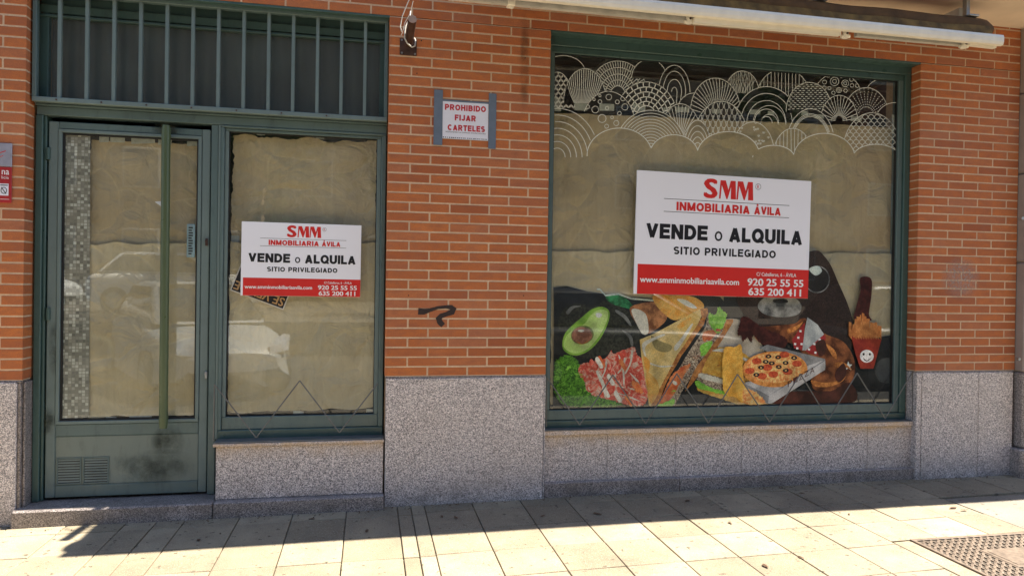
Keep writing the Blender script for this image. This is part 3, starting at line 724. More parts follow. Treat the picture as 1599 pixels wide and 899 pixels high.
# tape squares along the paper's top edge
tp = [(862,153,876,174),(897,161,917,173),(936,162,959,173.5),(988,162,1008,175),(1036,168,1047,174),(1055,167,1076,176),(1112,170,1124,178)] + \
     [(1130+a/4.493, 50+b/4.493, 1130+c/4.493, 50+d/4.493) for a, b, c, d in ((183,545,257,580),(310,556,356,586),(546,552,592,586),(640,578,706,608),(892,592,968,628),(1180,580,1218,640),(1180,640,1210,720))]
tape_words = ['in the far left top corner','second from its left corner','wide one in the bubble dome','under the stone pattern dome','small one left of the black plain dome','under the black plain dome','under the drop pattern dome','left one under the ring dome','right one under the ring dome','upright one left of the double rings','flat one on the double rings','at the left of the fish scale dome','upright upper one at the right edge','upright lower one at the right edge']
for i, (x0, y0, x1, y1) in enumerate(tp):
    m = MB(); a, b, c, d = at(x0, y0, .139), at(x1, y0+.6, .139), at(x1, y1, .139), at(x0, y1-.4, .139)
    m.add([a, b, c, d]+[v+Vector((0,.0006,0)) for v in (a, b, c, d)], [(0,1,2,3),(7,6,5,4),(0,4,5,1),(1,5,6,2),(2,6,7,3),(3,7,4,0)])
    o = m.build('tape_square', MT['tape']); o['category'] = 'tape'; o['group'] = 'tape squares along the top edge of the shop window paper'
    o['label'] = 'pale tape square on the shop window paper, '+tape_words[i]
m = MB(); m.add([at(242,315,.145), at(254,314,.145), at(254,324,.145), at(242,315.6,.147)], [(0,1,2),(0,2,3)]); o = m.build('torn_corner', MT['paper_white']); o['category'] = 'paper scrap'; o['label'] = 'small white torn paper corner beside the olive pull bar'
# mosaic strip behind the door's left side
t = NT('mosaic'); v = t.new('ShaderNodeTexBrick'); v.offset = 0; v.inputs['Scale'].default_value = 1
sp = t.new('ShaderNodeSeparateXYZ'); t.l(t.pos(), sp.inputs[0]); cb_ = t.new('ShaderNodeCombineXYZ'); t.l(sp.outputs[0], cb_.inputs[0]); t.l(sp.outputs[2], cb_.inputs[1])
t.l(cb_.outputs[0], v.inputs['Vector']); v.inputs['Brick Width'].default_value = .0185; v.inputs['Row Height'].default_value = .0185; v.inputs['Mortar Size'].default_value = .0016; v.inputs['Mortar Smooth'].default_value = .1
fl = t.new('ShaderNodeVectorMath', operation='SNAP'); t.l(cb_.outputs[0], fl.inputs[0]); fl.inputs[1].default_value = (.0185,.0185,1)
wn = t.new('ShaderNodeTexWhiteNoise', noise_dimensions='2D'); t.l(fl.outputs[0], wn.inputs[0])
tone = t.ramp(wn.outputs['Value'], [(0, (.13,.13,.11)), (.35, (.24,.23,.19)), (.6, (.34,.33,.28)), (.9, (.56,.56,.50))])
t.l(tone, v.inputs['Color1']); t.l(tone, v.inputs['Color2']); v.inputs['Mortar'].default_value = (.22,.21,.17,1)
t.col(v.outputs['Color']).set(.4); MT['mosaic'] = t.m
mb0 = at(120, 655, .15)
mo = thing('mosaic_strip', 'narrow grey and white mosaic strip down the left of the door glass', 'mosaic', mb0); P = Part(mo)
m = MB(); a, b, c, d = at(100, 209, .1446), at(141, 211, .1446), at(139, 652, .1446), at(97, 653, .1446); m.add([a, b, c, d]+[v_+Vector((0,.001,0)) for v_ in (a,b,c,d)], [(0,1,2,3),(0,4,5,1),(1,5,6,2),(2,6,7,3),(3,7,4,0)])
P(m, 'mosaic_sheet', MT['mosaic'])

# ================================================================== TEXT
FONT_CACHE = {}
def text_mesh(s, bold):
    k = (s, bold)
    if k in FONT_CACHE: return FONT_CACHE[k]
    cu = bpy.data.curves.new('t', 'FONT'); cu.body = s; cu.offset = bold; cu.resolution_u = 3
    o = bpy.data.objects.new('t', cu); COL.objects.link(o)
    dg = bpy.context.evaluated_depsgraph_get(); me = bpy.data.meshes.new_from_object(o.evaluated_get(dg))
    vs = [tuple(v.co) for v in me.vertices]; fs = [tuple(p.vertices) for p in me.polygons]
    bpy.data.objects.remove(o); bpy.data.curves.remove(cu); bpy.data.meshes.remove(me)
    xs = [v[0] for v in vs]; ys = [v[1] for v in vs]; x0, x1, y0, y1 = min(xs), max(xs), min(ys), max(ys)
    vs = [((v[0]-x0)/(x1-x0), (v[1]-y0)/(y1-y0)) for v in vs]
    FONT_CACHE[k] = (vs, fs); return vs, fs
def lettering(s, parent, mat, x0, x1, zb, zt, y, bold=.0, rot=0, name='lettering'):
    """bold: stroke thickening as a share of the letter height"""
    vs, fs = text_mesh(s, 0.0); m = MB(); h = zt-zb; b = bold*h
    offs = [(0,0)] if not b else [(-b,0),(b,0),(-b*.5,b*.45),(b*.5,b*.45),(-b*.5,-b*.45),(b*.5,-b*.45),(0,0)]
    x0 += b; x1 -= b; zb += b*.45; zt -= b*.45
    for i, (dx, dz) in enumerate(offs):
        pts = [(x0+(x1-x0)*p+dx, y-i*.00002, zb+(zt-zb)*q+dz) for p, q in vs]
        if rot:
            cx, cz = (x0+x1)/2, (zb+zt)/2
            pts = [(cx+(p[0]-cx)*cos(rot)-(p[2]-cz)*sin(rot), p[1], cz+(p[0]-cx)*sin(rot)+(p[2]-cz)*cos(rot)) for p in pts]
        m.add(pts, fs)
    return m.build(name, mat, parent)
def arc_(cx, cy, rx, ry, a0, a1, n=14): return [(cx+rx*cos(radians(a0+(a1-a0)*i/n)), cy+ry*sin(radians(a0+(a1-a0)*i/n))) for i in range(n+1)]
def glyph(ch, t):
    h = t/2; H = 1-h; B = lambda w, y0, y1: [(w*.55, y1)]+arc_(w*.55, (y0+y1)/2, w-h-w*.55, (y1-y0)/2, 90, -90, 10)+[(w*.55, y0)]
    if ch == 'E': w = .68; return w, [[(h,0),(h,1)], [(0,h),(w,h)], [(0,.52),(w*.93,.52)], [(0,H),(w,H)]]
    if ch == 'F': w = .64; return w, [[(h,0),(h,1)], [(0,.50),(w*.9,.50)], [(0,H),(w,H)]]
    if ch == 'L': w = .62; return w, [[(h,0),(h,1)], [(0,h),(w,h)]]
    if ch == 'T': w = .68; return w, [[(w/2,0),(w/2,1)], [(0,H),(w,H)]]
    if ch == 'I': w = t; return w, [[(h,0),(h,1)]]
    if ch == 'H': w = .76; return w, [[(h,0),(h,1)], [(w-h,0),(w-h,1)], [(0,.52),(w,.52)]]
    if ch == 'N': w = .78; return w, [[(h,0),(h,1)], [(w-h,0),(w-h,1)], [(h*1.05,.98),(w-h*1.05,.02)]]
    if ch == 'M': w = .92; return w, [[(h,0),(h,1)], [(w-h,0),(w-h,1)], [(h*1.1,.97),(w/2,.06)], [(w-h*1.1,.97),(w/2,.06)]]
    if ch == 'V': w = .80; return w, [[(h*1.05,1),(w/2,h*.5)], [(w-h*1.05,1),(w/2,h*.5)]]
    if ch in 'AÁ':
        w = .82; o_ = [[(h*1.05,0),(w/2,1-h*.5)], [(w-h*1.05,0),(w/2,1-h*.5)], [(w*.2,.27),(w*.8,.27)]]
        if ch == 'Á': o_.append([(w*.45,1.06),(w*.62,1.26)])
        return w, o_
    if ch in 'OQ':
        w = .86; o_ = [arc_(w/2, .5, w/2-h, .5-h, 0, 360, 28)]
        if ch == 'Q': o_.append([(w*.55,.30),(w*.98,-.02)])
        return w, o_
    if ch == 'D': w = .78; return w, [[(h,0),(h,1)], [(h,H),(w*.45,H)]+arc_(w*.45, .5, w-h-w*.45, .5-h, 90, -90, 14)+[(h,h)]]
    if ch == 'U': w = .76; return w, [[(h,1),(h,.36)]+arc_(w/2, .36, w/2-h, .36-h, 180, 360, 14)+[(w-h,1)]]
    if ch == 'J': w = .58; return w, [[(w-h,1),(w-h,.30)]+arc_(w/2, .30, w/2-h, .30-h, 0, -180, 12)]
    if ch == 'C': w = .80; return w, [arc_(w/2, .5, w/2-h, .5-h, 42, 318, 24)]
    if ch == 'G': w = .84; return w, [arc_(w/2, .5, w/2-h, .5-h, 45, 345, 24), [(w*.52,.44),(w,.44)], [(w-h,.48),(w-h,.08)]]
    if ch == 'S': w = .72; return w, [arc_(w/2, .5+(.5-h)/2, w/2-h, (.5-h)/2, 30, 270, 18)+arc_(w/2, .5-(.5-h)/2, w/2-h, (.5-h)/2, 88, -150, 18)]
    if ch == 'P': w = .72; return w, [[(h,0),(h,1)], [(h,H)]+B(w, .44, H)+[(h,.44)]]
    if ch == 'R': w = .78; return w, [[(h,0),(h,1)], [(h,H)]+B(w*.96, .46, H)+[(h,.46)], [(w*.48,.46),(w-h*1.05,0)]]
    if ch == 'B': w = .76; return w, [[(h,0),(h,1)], [(h,H)]+B(w*.95, .53, H)+[(h,.53)], [(h,.53)]+B(w, h, .53)+[(h,h)]]
    return .34, []
def capitals(s_, parent, mat, x0, x1, zb, zt, y, t=.22, gap=.10):
    """heavy sans capitals drawn as strokes, fitted to the box"""
    adv = []; X_ = 0
    for ch in s_: w_, st_ = glyph(ch, t); adv.append((X_, st_)); X_ += w_+gap
    X_ -= gap; sx = (x1-x0)/X_; sz = zt-zb; m = MB(); k = 0
    for a0, st_ in adv:
        for pl_ in st_:
            n = len(pl_); L_, R_ = [], []
            for i, p in enumerate(pl_):
                a, b = pl_[max(i-1, 0)], pl_[min(i+1, n-1)]
                if n > 12 and abs(pl_[0][0]-pl_[-1][0])+abs(pl_[0][1]-pl_[-1][1]) < 1e-6: a, b = pl_[(i-1) % (n-1)], pl_[(i+1) % (n-1)]
                dx, dz = b[0]-a[0], b[1]-a[1]; q = math.hypot(dx, dz) or 1; dx /= q; dz /= q
                L_.append((p[0]-dz*t/2, p[1]+dx*t/2)); R_.append((p[0]+dz*t/2, p[1]-dx*t/2))
            top = 1.3 if 'Á' in s_ else 1.0
            f_ = lambda p: (x0+(a0+p[0])*sx, y-k*.000012, zb+max(-.03, min(top, p[1]))*sz)
            m.add([f_(p) for p in L_]+[f_(p) for p in R_], [(i, n+i, n+i+1, i+1) for i in range(n-1)]); k += 1
    return m.build('lettering', mat, parent)
M_SHAPE = [(0.0,0),(0.09,0.0),(0.15,.74),(.43,0),(.50,0),(.69,.66),(.69,0),(1.0,0),(.95,1),(.66,1),(.54,.50),(.37,1),(.06,1)]
def tess(pts):
    from mathutils.geometry import tessellate_polygon
    return [tuple(t_) for t_ in tessellate_polygon([[Vector((p[0], p[1], 0)) for p in pts]])]
def poly_xz(m, pts, y):
    m.add([(p[0], y, p[1]) for p in pts], tess(pts))
def sign(label, loc, W_, H_, rotz):
    r = thing('estate_agent_sign', label, 'sign', loc, 'red and white estate agent boards'); r.rotation_euler = (0, rotz, 0)
    m = MB(); m.box(0, W_, 0, .010, -H_, 0, .001); m.build('board', MT['board_white'], r)
    X = lambda u: u*W_; Z = lambda v: -v*H_
    m = MB(); m.box(X(.018), W_-.0005, -.0006, .0095, -H_+.0008, Z(.757)); m.build('red_band', MT['red'], r)
    yi = -.0008; yt = -.0014
    lettering('S', r, MT['red'], X(.372), X(.452), Z(.195), Z(.032), yi, .075)
    for a in (.460, .560):
        m = MB(); poly_xz(m, [(X(a+.098*p[0]), Z(.193)+(Z(.040)-Z(.193))*p[1]) for p in M_SHAPE], yi); m.build('lettering', MT['red'], r)
    m = MB(); cxr, czr, rr = X(.685), Z(.075), .0155*W_
    m.ribbon([(cxr+rr*cos(2*pi*k/24), yi, czr+rr*sin(2*pi*k/24)) for k in range(24)], .0018*W_, closed=True); m.build('registered_mark', MT['ink'], r)
    lettering('R', r, MT['red'], cxr-.006*W_, cxr+.006*W_, czr-.009*W_, czr+.009*W_, yi)
    for v in (.218, .322):
        m = MB(); m.box(X(.152), X(.872), yi, .0, Z(v)-.0013*W_, Z(v)+.0013*W_); m.build('rule', MT['ink'], r)
    capitals('INMOBILIARIA', r, MT['red'], X(.222), X(.640), Z(.308), Z(.238), yi, .24, .09)
    capitals('ÁVILA', r, MT['red'], X(.665), X(.822), Z(.308), Z(.240), yi, .24, .07)
    capitals('VENDE', r, MT['ink'], X(.058), X(.402), Z(.545), Z(.423), yi, .25, .08)
    lettering('o', r, MT['ink'], X(.442), X(.486), Z(.545), Z(.463), yi, .02)
    capitals('ALQUILA', r, MT['ink'], X(.524), X(.955), Z(.547), Z(.425), yi, .25, .08)
    capitals('SITIO PRIVILEGIADO', r, MT['ink'], X(.213), X(.800), Z(.668), Z(.604), yi, .22, .14)
    lettering('www.smminmobiliariaavila.com', r, MT['ink_white'], X(.032), X(.590), Z(.905), Z(.855), yt, .035)
    lettering('C/ Caballeros, 6 - ÁVILA', r, MT['ink_white'], X(.690), X(.925), Z(.826), Z(.783), yt, .015)
    lettering('920 25 55 55', r, MT['ink_white'], X(.638), X(.970), Z(.905), Z(.843), yt, .05)
    lettering('635 200 411', r, MT['ink_white'], X(.645), X(.958), Z(.985), Z(.923), yt, .05)
    for sx in (.04, .96):
        for sz in (.06, .94): m = MB(); m.tube([(X(sx), .010, Z(sz)), (X(sx), .036, Z(sz))], .012, 8); m.build('mounting_pad', MT['black'], r)
    return r
sg1 = [at(377.5,345.5,.090), at(564.5,352,.090), at(563,464,.090), at(378.5,461,.090)]
sign('small white and red agency board VENDE o ALQUILA on the side window', sg1[0], (sg1[1]-sg1[0]).length, ((sg1[3]-sg1[0]).length+(sg1[2]-sg1[1]).length)/2, math.atan2(-(sg1[1].z-sg1[0].z), sg1[1].x-sg1[0].x))
sg2 = [at(995,265.5,.085), at(1267,283,.085), at(1260,467,.085), at(989,457.5,.085)]
sign('large white and red agency board VENDE o ALQUILA on the shop window', sg2[0], (sg2[1]-sg2[0]).length, ((sg2[3]-sg2[0]).length+(sg2[2]-sg2[1]).length)/2, math.atan2(-(sg2[1].z-sg2[0].z), sg2[1].x-sg2[0].x))

# old black and orange sign behind the small board: hangs upside down
c3 = [at(359,453,.134), at(440,483,.134)]
ang = math.atan2(c3[1].z-c3[0].z, c3[1].x-c3[0].x)
ob = thing('upside_down_notice', 'black and orange notice hanging askew behind the small agency board', 'sign', c3[0]); ob.rotation_euler = (0, -ang, 0)
L_ = (c3[1]-c3[0]).length+.01; H3 = .22
m = MB(); m.box(0, L_, 0, .0018, 0, H3); m.build('card', MT['white_dirty'], ob)
m = MB(); m.box(.007, L_-.007, -.0005, .001, .007, H3-.007); m.build('black_field', MT['ink'], ob)
lettering('SE VENDE', ob, MT['orange_ink'], .012, L_-.014, .016, .070, -.0009, .03, rot=pi)
lettering('LOCAL', ob, MT['orange_ink'], .02, L_-.02, .10, .17, -.0009, .03, rot=pi)

# no-bills notice on the pier
nb = at(690,158,-.004); nx1 = at(762,161,-.004); nbl = at(690,216,-.004)
no = thing('paper_notice', 'white notice PROHIBIDO FIJAR CARTELES taped to the bricks with grey tape', 'notice', nbl)
Wn, Hn = nx1.x-nb.x, nb.z-nbl.z
m = MB(); m.box(0, Wn, 0, .0012, 0, Hn); m.build('paper', MT['paper_white'], no)
PR = plain('faded_red_print', (.50,.03,.045), .5, var=.1)
capitals('PROHIBIDO', no, PR, .055*Wn, .945*Wn, .77*Hn, .93*Hn, -.0006, .25, .12)
capitals('FIJAR', no, PR, .27*Wn, .73*Wn, .50*Hn, .66*Hn, -.0006, .25, .12)
capitals('CARTELES', no, PR, .12*Wn, .93*Wn, .225*Hn, .385*Hn, -.0006, .25, .12)
lettering('RESPONSABLE LA EMPRESA ANUNCIADORA', no, MT['ink'], .08*Wn, .95*Wn, .165*Hn, .20*Hn, -.0006, .0)
m = MB()
for k in range(22): m.box(Wn*(.02+k*.044), Wn*(.02+k*.044)+Wn*.022*random.uniform(.6,1.5), -.0006, 0, .020*Hn, .045*Hn)
m.build('dotted_line', MT['ink'], no)
m = MB(); m.box(0, Wn, -.0007, 0, -.01*Hn, 0.004*Hn); m.build('paper_edge', MT['kraft_edge'], no)
for (a, b) in (((678,140),(690.5,227)), ((763.5,146),(774,233))):
    p, q = at(*a, -.005), at(*b, -.005); m = MB(); m.box(p.x-nbl.x, q.x-nbl.x, -.0020, -.0008, q.z-nbl.z, p.z-nbl.z); m.build('tape_strip', MT['grey_tape'], no)
m = MB(); m.box(-.02, Wn+.02, .0013, .0020, Hn-.002, Hn+.012); m.build('tape_strip', MT['grey_tape'], no)

# alarm company plate at the left edge
a, b = at(-26, 222, -.006), at(18, 317, -.006)
pb2 = (b.x, b.y, b.z); ap = thing('alarm_plate', 'grey and red alarm company plate on the left brick pier', 'sign', pb2)
w2 = b.x-a.x; h2 = a.z-b.z
m = MB(); m.box(-w2, 0, -.003, .004, h2*.605, h2, .003); m.build('grey_panel', plain('grey_plate', (.30,.30,.36), .4, .2), ap)
m = MB(); m.box(-w2, 0, -.003, .004, 0, h2*.603, .003); m.build('red_panel', plain('dark_red_plate', (.36,.018,.022), .4), ap)
lettering('na', ap, MT['ink_white'], -.049, -.012, h2*.47, h2*.545, -.0036, .02)
lettering('licia', ap, MT['ink_white'], -.050, -.014, h2*.40, h2*.45, -.0036, .0)
m = MB(); m.box(-.060, -.014, -.0040, -.003, h2*.12, h2*.32, .002); m.build('pictogram', MT['paper_white'], ap)
m = MB(); m.ribbon([(-.037+.014*cos(k*pi/8), -.0045, h2*.205+.017*sin(k*pi/8)) for k in range(16)], .0035, closed=True); m.ribbon([(-.050,-.0046,h2*.26),(-.026,-.0046,h2*.15)], .004); m.box(-.055,-.018,-.0046,-.004,h2*.285,h2*.30); m.build('pictogram_ring', MT['ink'], ap)
m = MB(); m.ribbon([(-.062,-.0036,h2*.83),(-.045,-.0036,h2*.85),(-.030,-.0036,h2*.87)], .004); m.ribbon([(-.060,-.0036,h2*.76),(-.042,-.0036,h2*.79)], .003); m.build('logo_stroke', MT['red'], ap)
m = MB(); m.box(-w2, -.01, -.0036, -.003, h2*.055, h2*.062); m.build('rule', MT['ink_white'], ap)

# wall bracket with cable loop
wb = at(637, 74, -.004); br = thing('wall_bracket', 'brown iron bracket stub with a white cable loop on the bricks', 'bracket', wb); P = Part(br)
a, b = at(624.5, 60, -.004), at(650.5, 88, -.004)
m = MB(); m.box(a.x, b.x, -.008, .0, b.z, a.z, .001); P(m, 'base_plate', MT['rust'])
for px, py in ((627.5,63),(648,64),(627.5,83),(648,85)):
    m = MB(); p = at(px, py, -.008); m.tube([p, p+Vector((0,-.006,0))], .006, 8); P(m, 'bolt', MT['steel'])
p0, p1 = at(638, 68, -.01), at(644, 30, -.26)
m = MB(); m.tube([p0+Vector((0,.004,0)), p0.lerp(p1,.5), p1], [.026,.026,.026], 12); P(m, 'arm_tube', MT['rust'])
pts = [(642,-6),(637,4),(628,26),(625,42),(627,50),(631,46),(633,40)]
m = MB(); m.tube([at(x, y, -.16) for x, y in pts], .0032, 6); P(m, 'cable', MT['white_dirty'])
pts = [(641,18),(640,28),(634,40),(632,50),(632,60),(636,68),(643,74),(648,72),(649,64),(647,60)]
m = MB(); m.tube([at(x, y, -.05-.06*math.sin(i/9*pi)) for i, (x, y) in enumerate(pts)], .0045, 6); P(m, 'cable_loop', MT['white_dirty'])
pts = [(645,2),(641,20),(632,36),(628,52),(626,56)]
m = MB(); m.tube([at(x, y, -.03) for x, y in pts], .002, 5); P(m, 'thin_wire', MT['white_dirty'])

# ================================================================== AWNING + SOFFIT
aw = thing('folded_awning', 'folded brown canvas awning with white front bar and folded arms under the soffit', 'awning', (2.3, -.1, rel(2.4))); P = Part(aw)
AX0, AX1, AY = .27, 3.94, -.492
zt, zb = rel(2.263), rel(2.193)
m = MB()   # rounded front bar profile extruded along X
prof = [(AY, zb+.004), (AY-.006, zb+.022), (AY-.007, zt-.02), (AY-.001, zt-.003), (AY+.03, zt), (AY+.05, zt-.01), (AY+.05, zb+.01), (AY+.02, zb)]
vs = [(AX0, y, z) for y, z in prof]+[(AX1, y, z) for y, z in prof]; n = len(prof)
m.add(vs, [(k, (k+1) % n, n+(k+1) % n, n+k) for k in range(n)], False); m.add(vs, [tuple(range(n))[::-1], tuple(range(n, 2*n))])
P(m, 'front_bar', MT['white'])
m = MB(); nn = 14; vs = []
for i in range(61):
    x = AX0+.06+(AX1+.02-AX0-.06)*i/60; e = min(1, (60-i)/2.0+.35)**.6
    for k in range(nn):
        a_ = 2*pi*k/nn; r_ = (.072+.007*MN.noise((x*3, a_*1.3, 2)))*e; vs.append((x, -.355+r_*1.2*cos(a_), rel(2.335)+r_*sin(a_)))
m.add(vs, [(i*nn+k, i*nn+(k+1) % nn, (i+1)*nn+(k+1) % nn, (i+1)*nn+k) for i in range(60) for k in range(nn)], True)
m.add([vs[k] for k in range(nn)], [tuple(range(nn))[::-1]]); m.add(vs[-nn:], [tuple(range(nn))])
P(m, 'canvas_roll', MT['awning'])
m = MB(); vs = []
for i in range(81):
    x = AX0+.05+(AX1-.05-AX0-.05)*i/80; j_ = .012*MN.noise((x*5, 1, 1)); vs += [(x, -.435, rel(2.335)+j_), (x, AY+.03, zt+.001)]
m.add(vs, [(2*i, 2*i+2, 2*i+3, 2*i+1) for i in range(80)], True); P(m, 'canvas_edge', plain('ochre_trim', (.17,.095,.022), .8, var=.6, scale=9))
def arm(p, q, h, name='arm', mat='white', t_=.016):
    m = MB(); d = (q-p).normalized()
    up = Vector((0,0,1)); out = d.cross(up)
    vs = [p+up*h/2+out*t_, p-up*h/2+out*t_, p-up*h/2-out*t_, p+up*h/2-out*t_]; vs += [v+(q-p) for v in vs]
    m.add(vs, [(0,1,2,3),(7,6,5,4),(0,4,5,1),(1,5,6,2),(2,6,7,3),(3,7,4,0)]); P(m, name, MT[mat])
arm(at(700,-6,-.40), at(1070,30,-.40), .040, mat='white_dirty'); arm(at(1083,31,-.44), at(1311,51,-.44), .046)
arm(at(1336,53,-.40), at(1500,68,-.40), .036, mat='white_dirty'); arm(at(1512,67,-.44), at(1553,72,-.44), .036)
for px, py in ((1076,31),(1320,54),(1505,70)):
    p = at(px, py, -.42); m = MB(); m.tube([p-Vector((0,0,.024)), p+Vector((0,0,.02))], .020, 10); m.tube([p+Vector((-.03,0,-.016)), p+Vector((.03,0,-.010))], .012, 8); P(m, 'elbow_joint', MT['white'])
    m = MB(); m.tube([p+Vector((.0,-.016,.0)), p+Vector((0,-.024,0))], .007, 8); P(m, 'pivot_bolt', MT['rust'])
p = at(797, 8, -.38); m = MB(); m.box(p.x-.022, p.x+.022, -.42, -.36, p.z-.016, p.z+.03, .004); m.tube([p+Vector((0,-.02,-.016)), p+Vector((0,-.02,-.026))], .010, 8); P(m, 'arm_clamp', MT['white'])
for x_ in (.6, 2.2, 3.8):
    m = MB(); m.box(x_-.02, x_+.02, -.30, -.001, rel(2.44), rel(2.50), .004); P(m, 'wall_bracket', MT['white_dirty'])
for px, py in ((1284, 3), (1520, 25)):
    p = at(px, py, -.40); m = MB(); m.box(p.x-.045, p.x+.03, -.42, -.36, rel(2.40), rel(2.412), .003); m.box(p.x-.05, p.x-.025, -.40, -.36, rel(2.405), rel(2.526), .003); P(m, 'soffit_clamp', MT['steel'])
sf = thing('balcony_slab', 'rendered cream balcony soffit over the awning', 'balcony', (4, 0, rel(2.528)))
m = MB(); y0s, y1s = -.508, -.508
vs = [(.50, y0s, 0), (12, y1s, 0), (12, -.001, 0), (.50, -.001, 0)]; vs = [(a_, b_, rel(2.528)) for a_, b_, _ in vs]+[(a_, b_, rel(2.63)) for a_, b_, _ in vs]
Part(sf)(m.add(vs, [(3,2,1,0),(4,5,6,7),(0,1,5,4),(1,2,6,5),(2,3,7,6),(3,0,4,7)]), 'slab', MT['soffit'])

# ================================================================== WINDOW DOODLES (white vinyl line drawing)
GY = .1245
def px2(x, y): return (850+x/4.493, 50+y/4.493)
shapes = []      # back to front: (cx, cy, rx, ry, pattern)
S = lambda *a: shapes.append(a)
o3 = 280*4.493
S(130,300,162,133,'plain'); S(515,435,205,230,'bricks'); S(735,322,122,127,'plain'); S(912,425,110,190,'arches')
S(o3+130,430,118,155,'wobble'); S(o3+420,450,185,188,'vert'); S(o3+800,470,172,180,'circles'); S(o3+1150,432,152,110,'plain')
S(92,570,122,287,'cells'); S(285,500,150,242,'vconv'); S(715,600,215,248,'stones'); S(1045,620,130,190,'plain'); S(1200,560,175,235,'fanr')
S(o3+300,640,222,255,'rings'); S(o3+600,560,162,205,'dash'); S(o3+1000,590,157,198,'vdash'); S(o3+1200,642,140,145,'plain'); S(o3+810,625,130,180,'fan')
S(450,680,192,262,'bubbles'); S(130,880,300,350,'sidearcs'); S(955,760,150,255,'fan2'); S(1240,760,190,272,'drops')
S(745,845,255,295,'tiprings'); S(1075,855,98,235,'tiprings'); S(o3+610,790,168,250,'rings2'); S(o3+1040,850,205,282,'scales'); S(o3+205,855,150,223,'hearts'); S(o3+485,885,140,208,'vert2')
fronts = [(528,865,228,190),(910,862,170,140),(1290,862,218,162),(o3+350,882,146,86),(o3+705,882,215,170),(o3+1070,875,160,86)]
left0 = (o3*0-60, 880, 200, 10)
def inside(sh, x, y, grow=0.0):
    cx, cy, rx, ry = sh[:4]
    return y < cy+4 and ((x-cx)/(rx-2+grow))**2+((y-cy)/(ry-2+grow))**2 < 1
XL_, XR_ = 62, o3+1222
dm = MB()
lines_out = 0
def emit(pts, k, wd=.0040, owner=None):
    """clip a polyline (zoom px) to its dome and to everything in front, add ribbons"""
    global lines_out
    cur = []
    def flush():
        nonlocal cur
        global lines_out
        if len(cur) > 1:
            dm.ribbon([at(*px2(*p), GY) for p in cur], wd); lines_out += 1
        cur = []
    for x, y in pts:
        ok = XL_ < x < XR_
        if ok and owner is not None and not inside(owner, x, y, 3): ok = False
        if ok:
            for s in shapes[k+1:]:
                if inside(s, x, y): ok = False; break
        if ok:
            for s in fronts:
                if inside(s, x, y): ok = False; break
        if ok: cur.append((x, y))
        else: flush()
    flush()
def seg(a, b, n=14): return [(a[0]+(b[0]-a[0])*i/n, a[1]+(b[1]-a[1])*i/n) for i in range(n+1)]
def arc(cx, cy, rx, ry, a0=180, a1=360, n=46): return [(cx+rx*cos(radians(a0+(a1-a0)*i/n)), cy+ry*sin(radians(a0+(a1-a0)*i/n))) for i in range(n+1)]
def circ(cx, cy, r, k, owner, n=18): emit(arc(cx, cy, r, r, 0, 360, n), k, .0036, owner)
rn = random.Random(5)
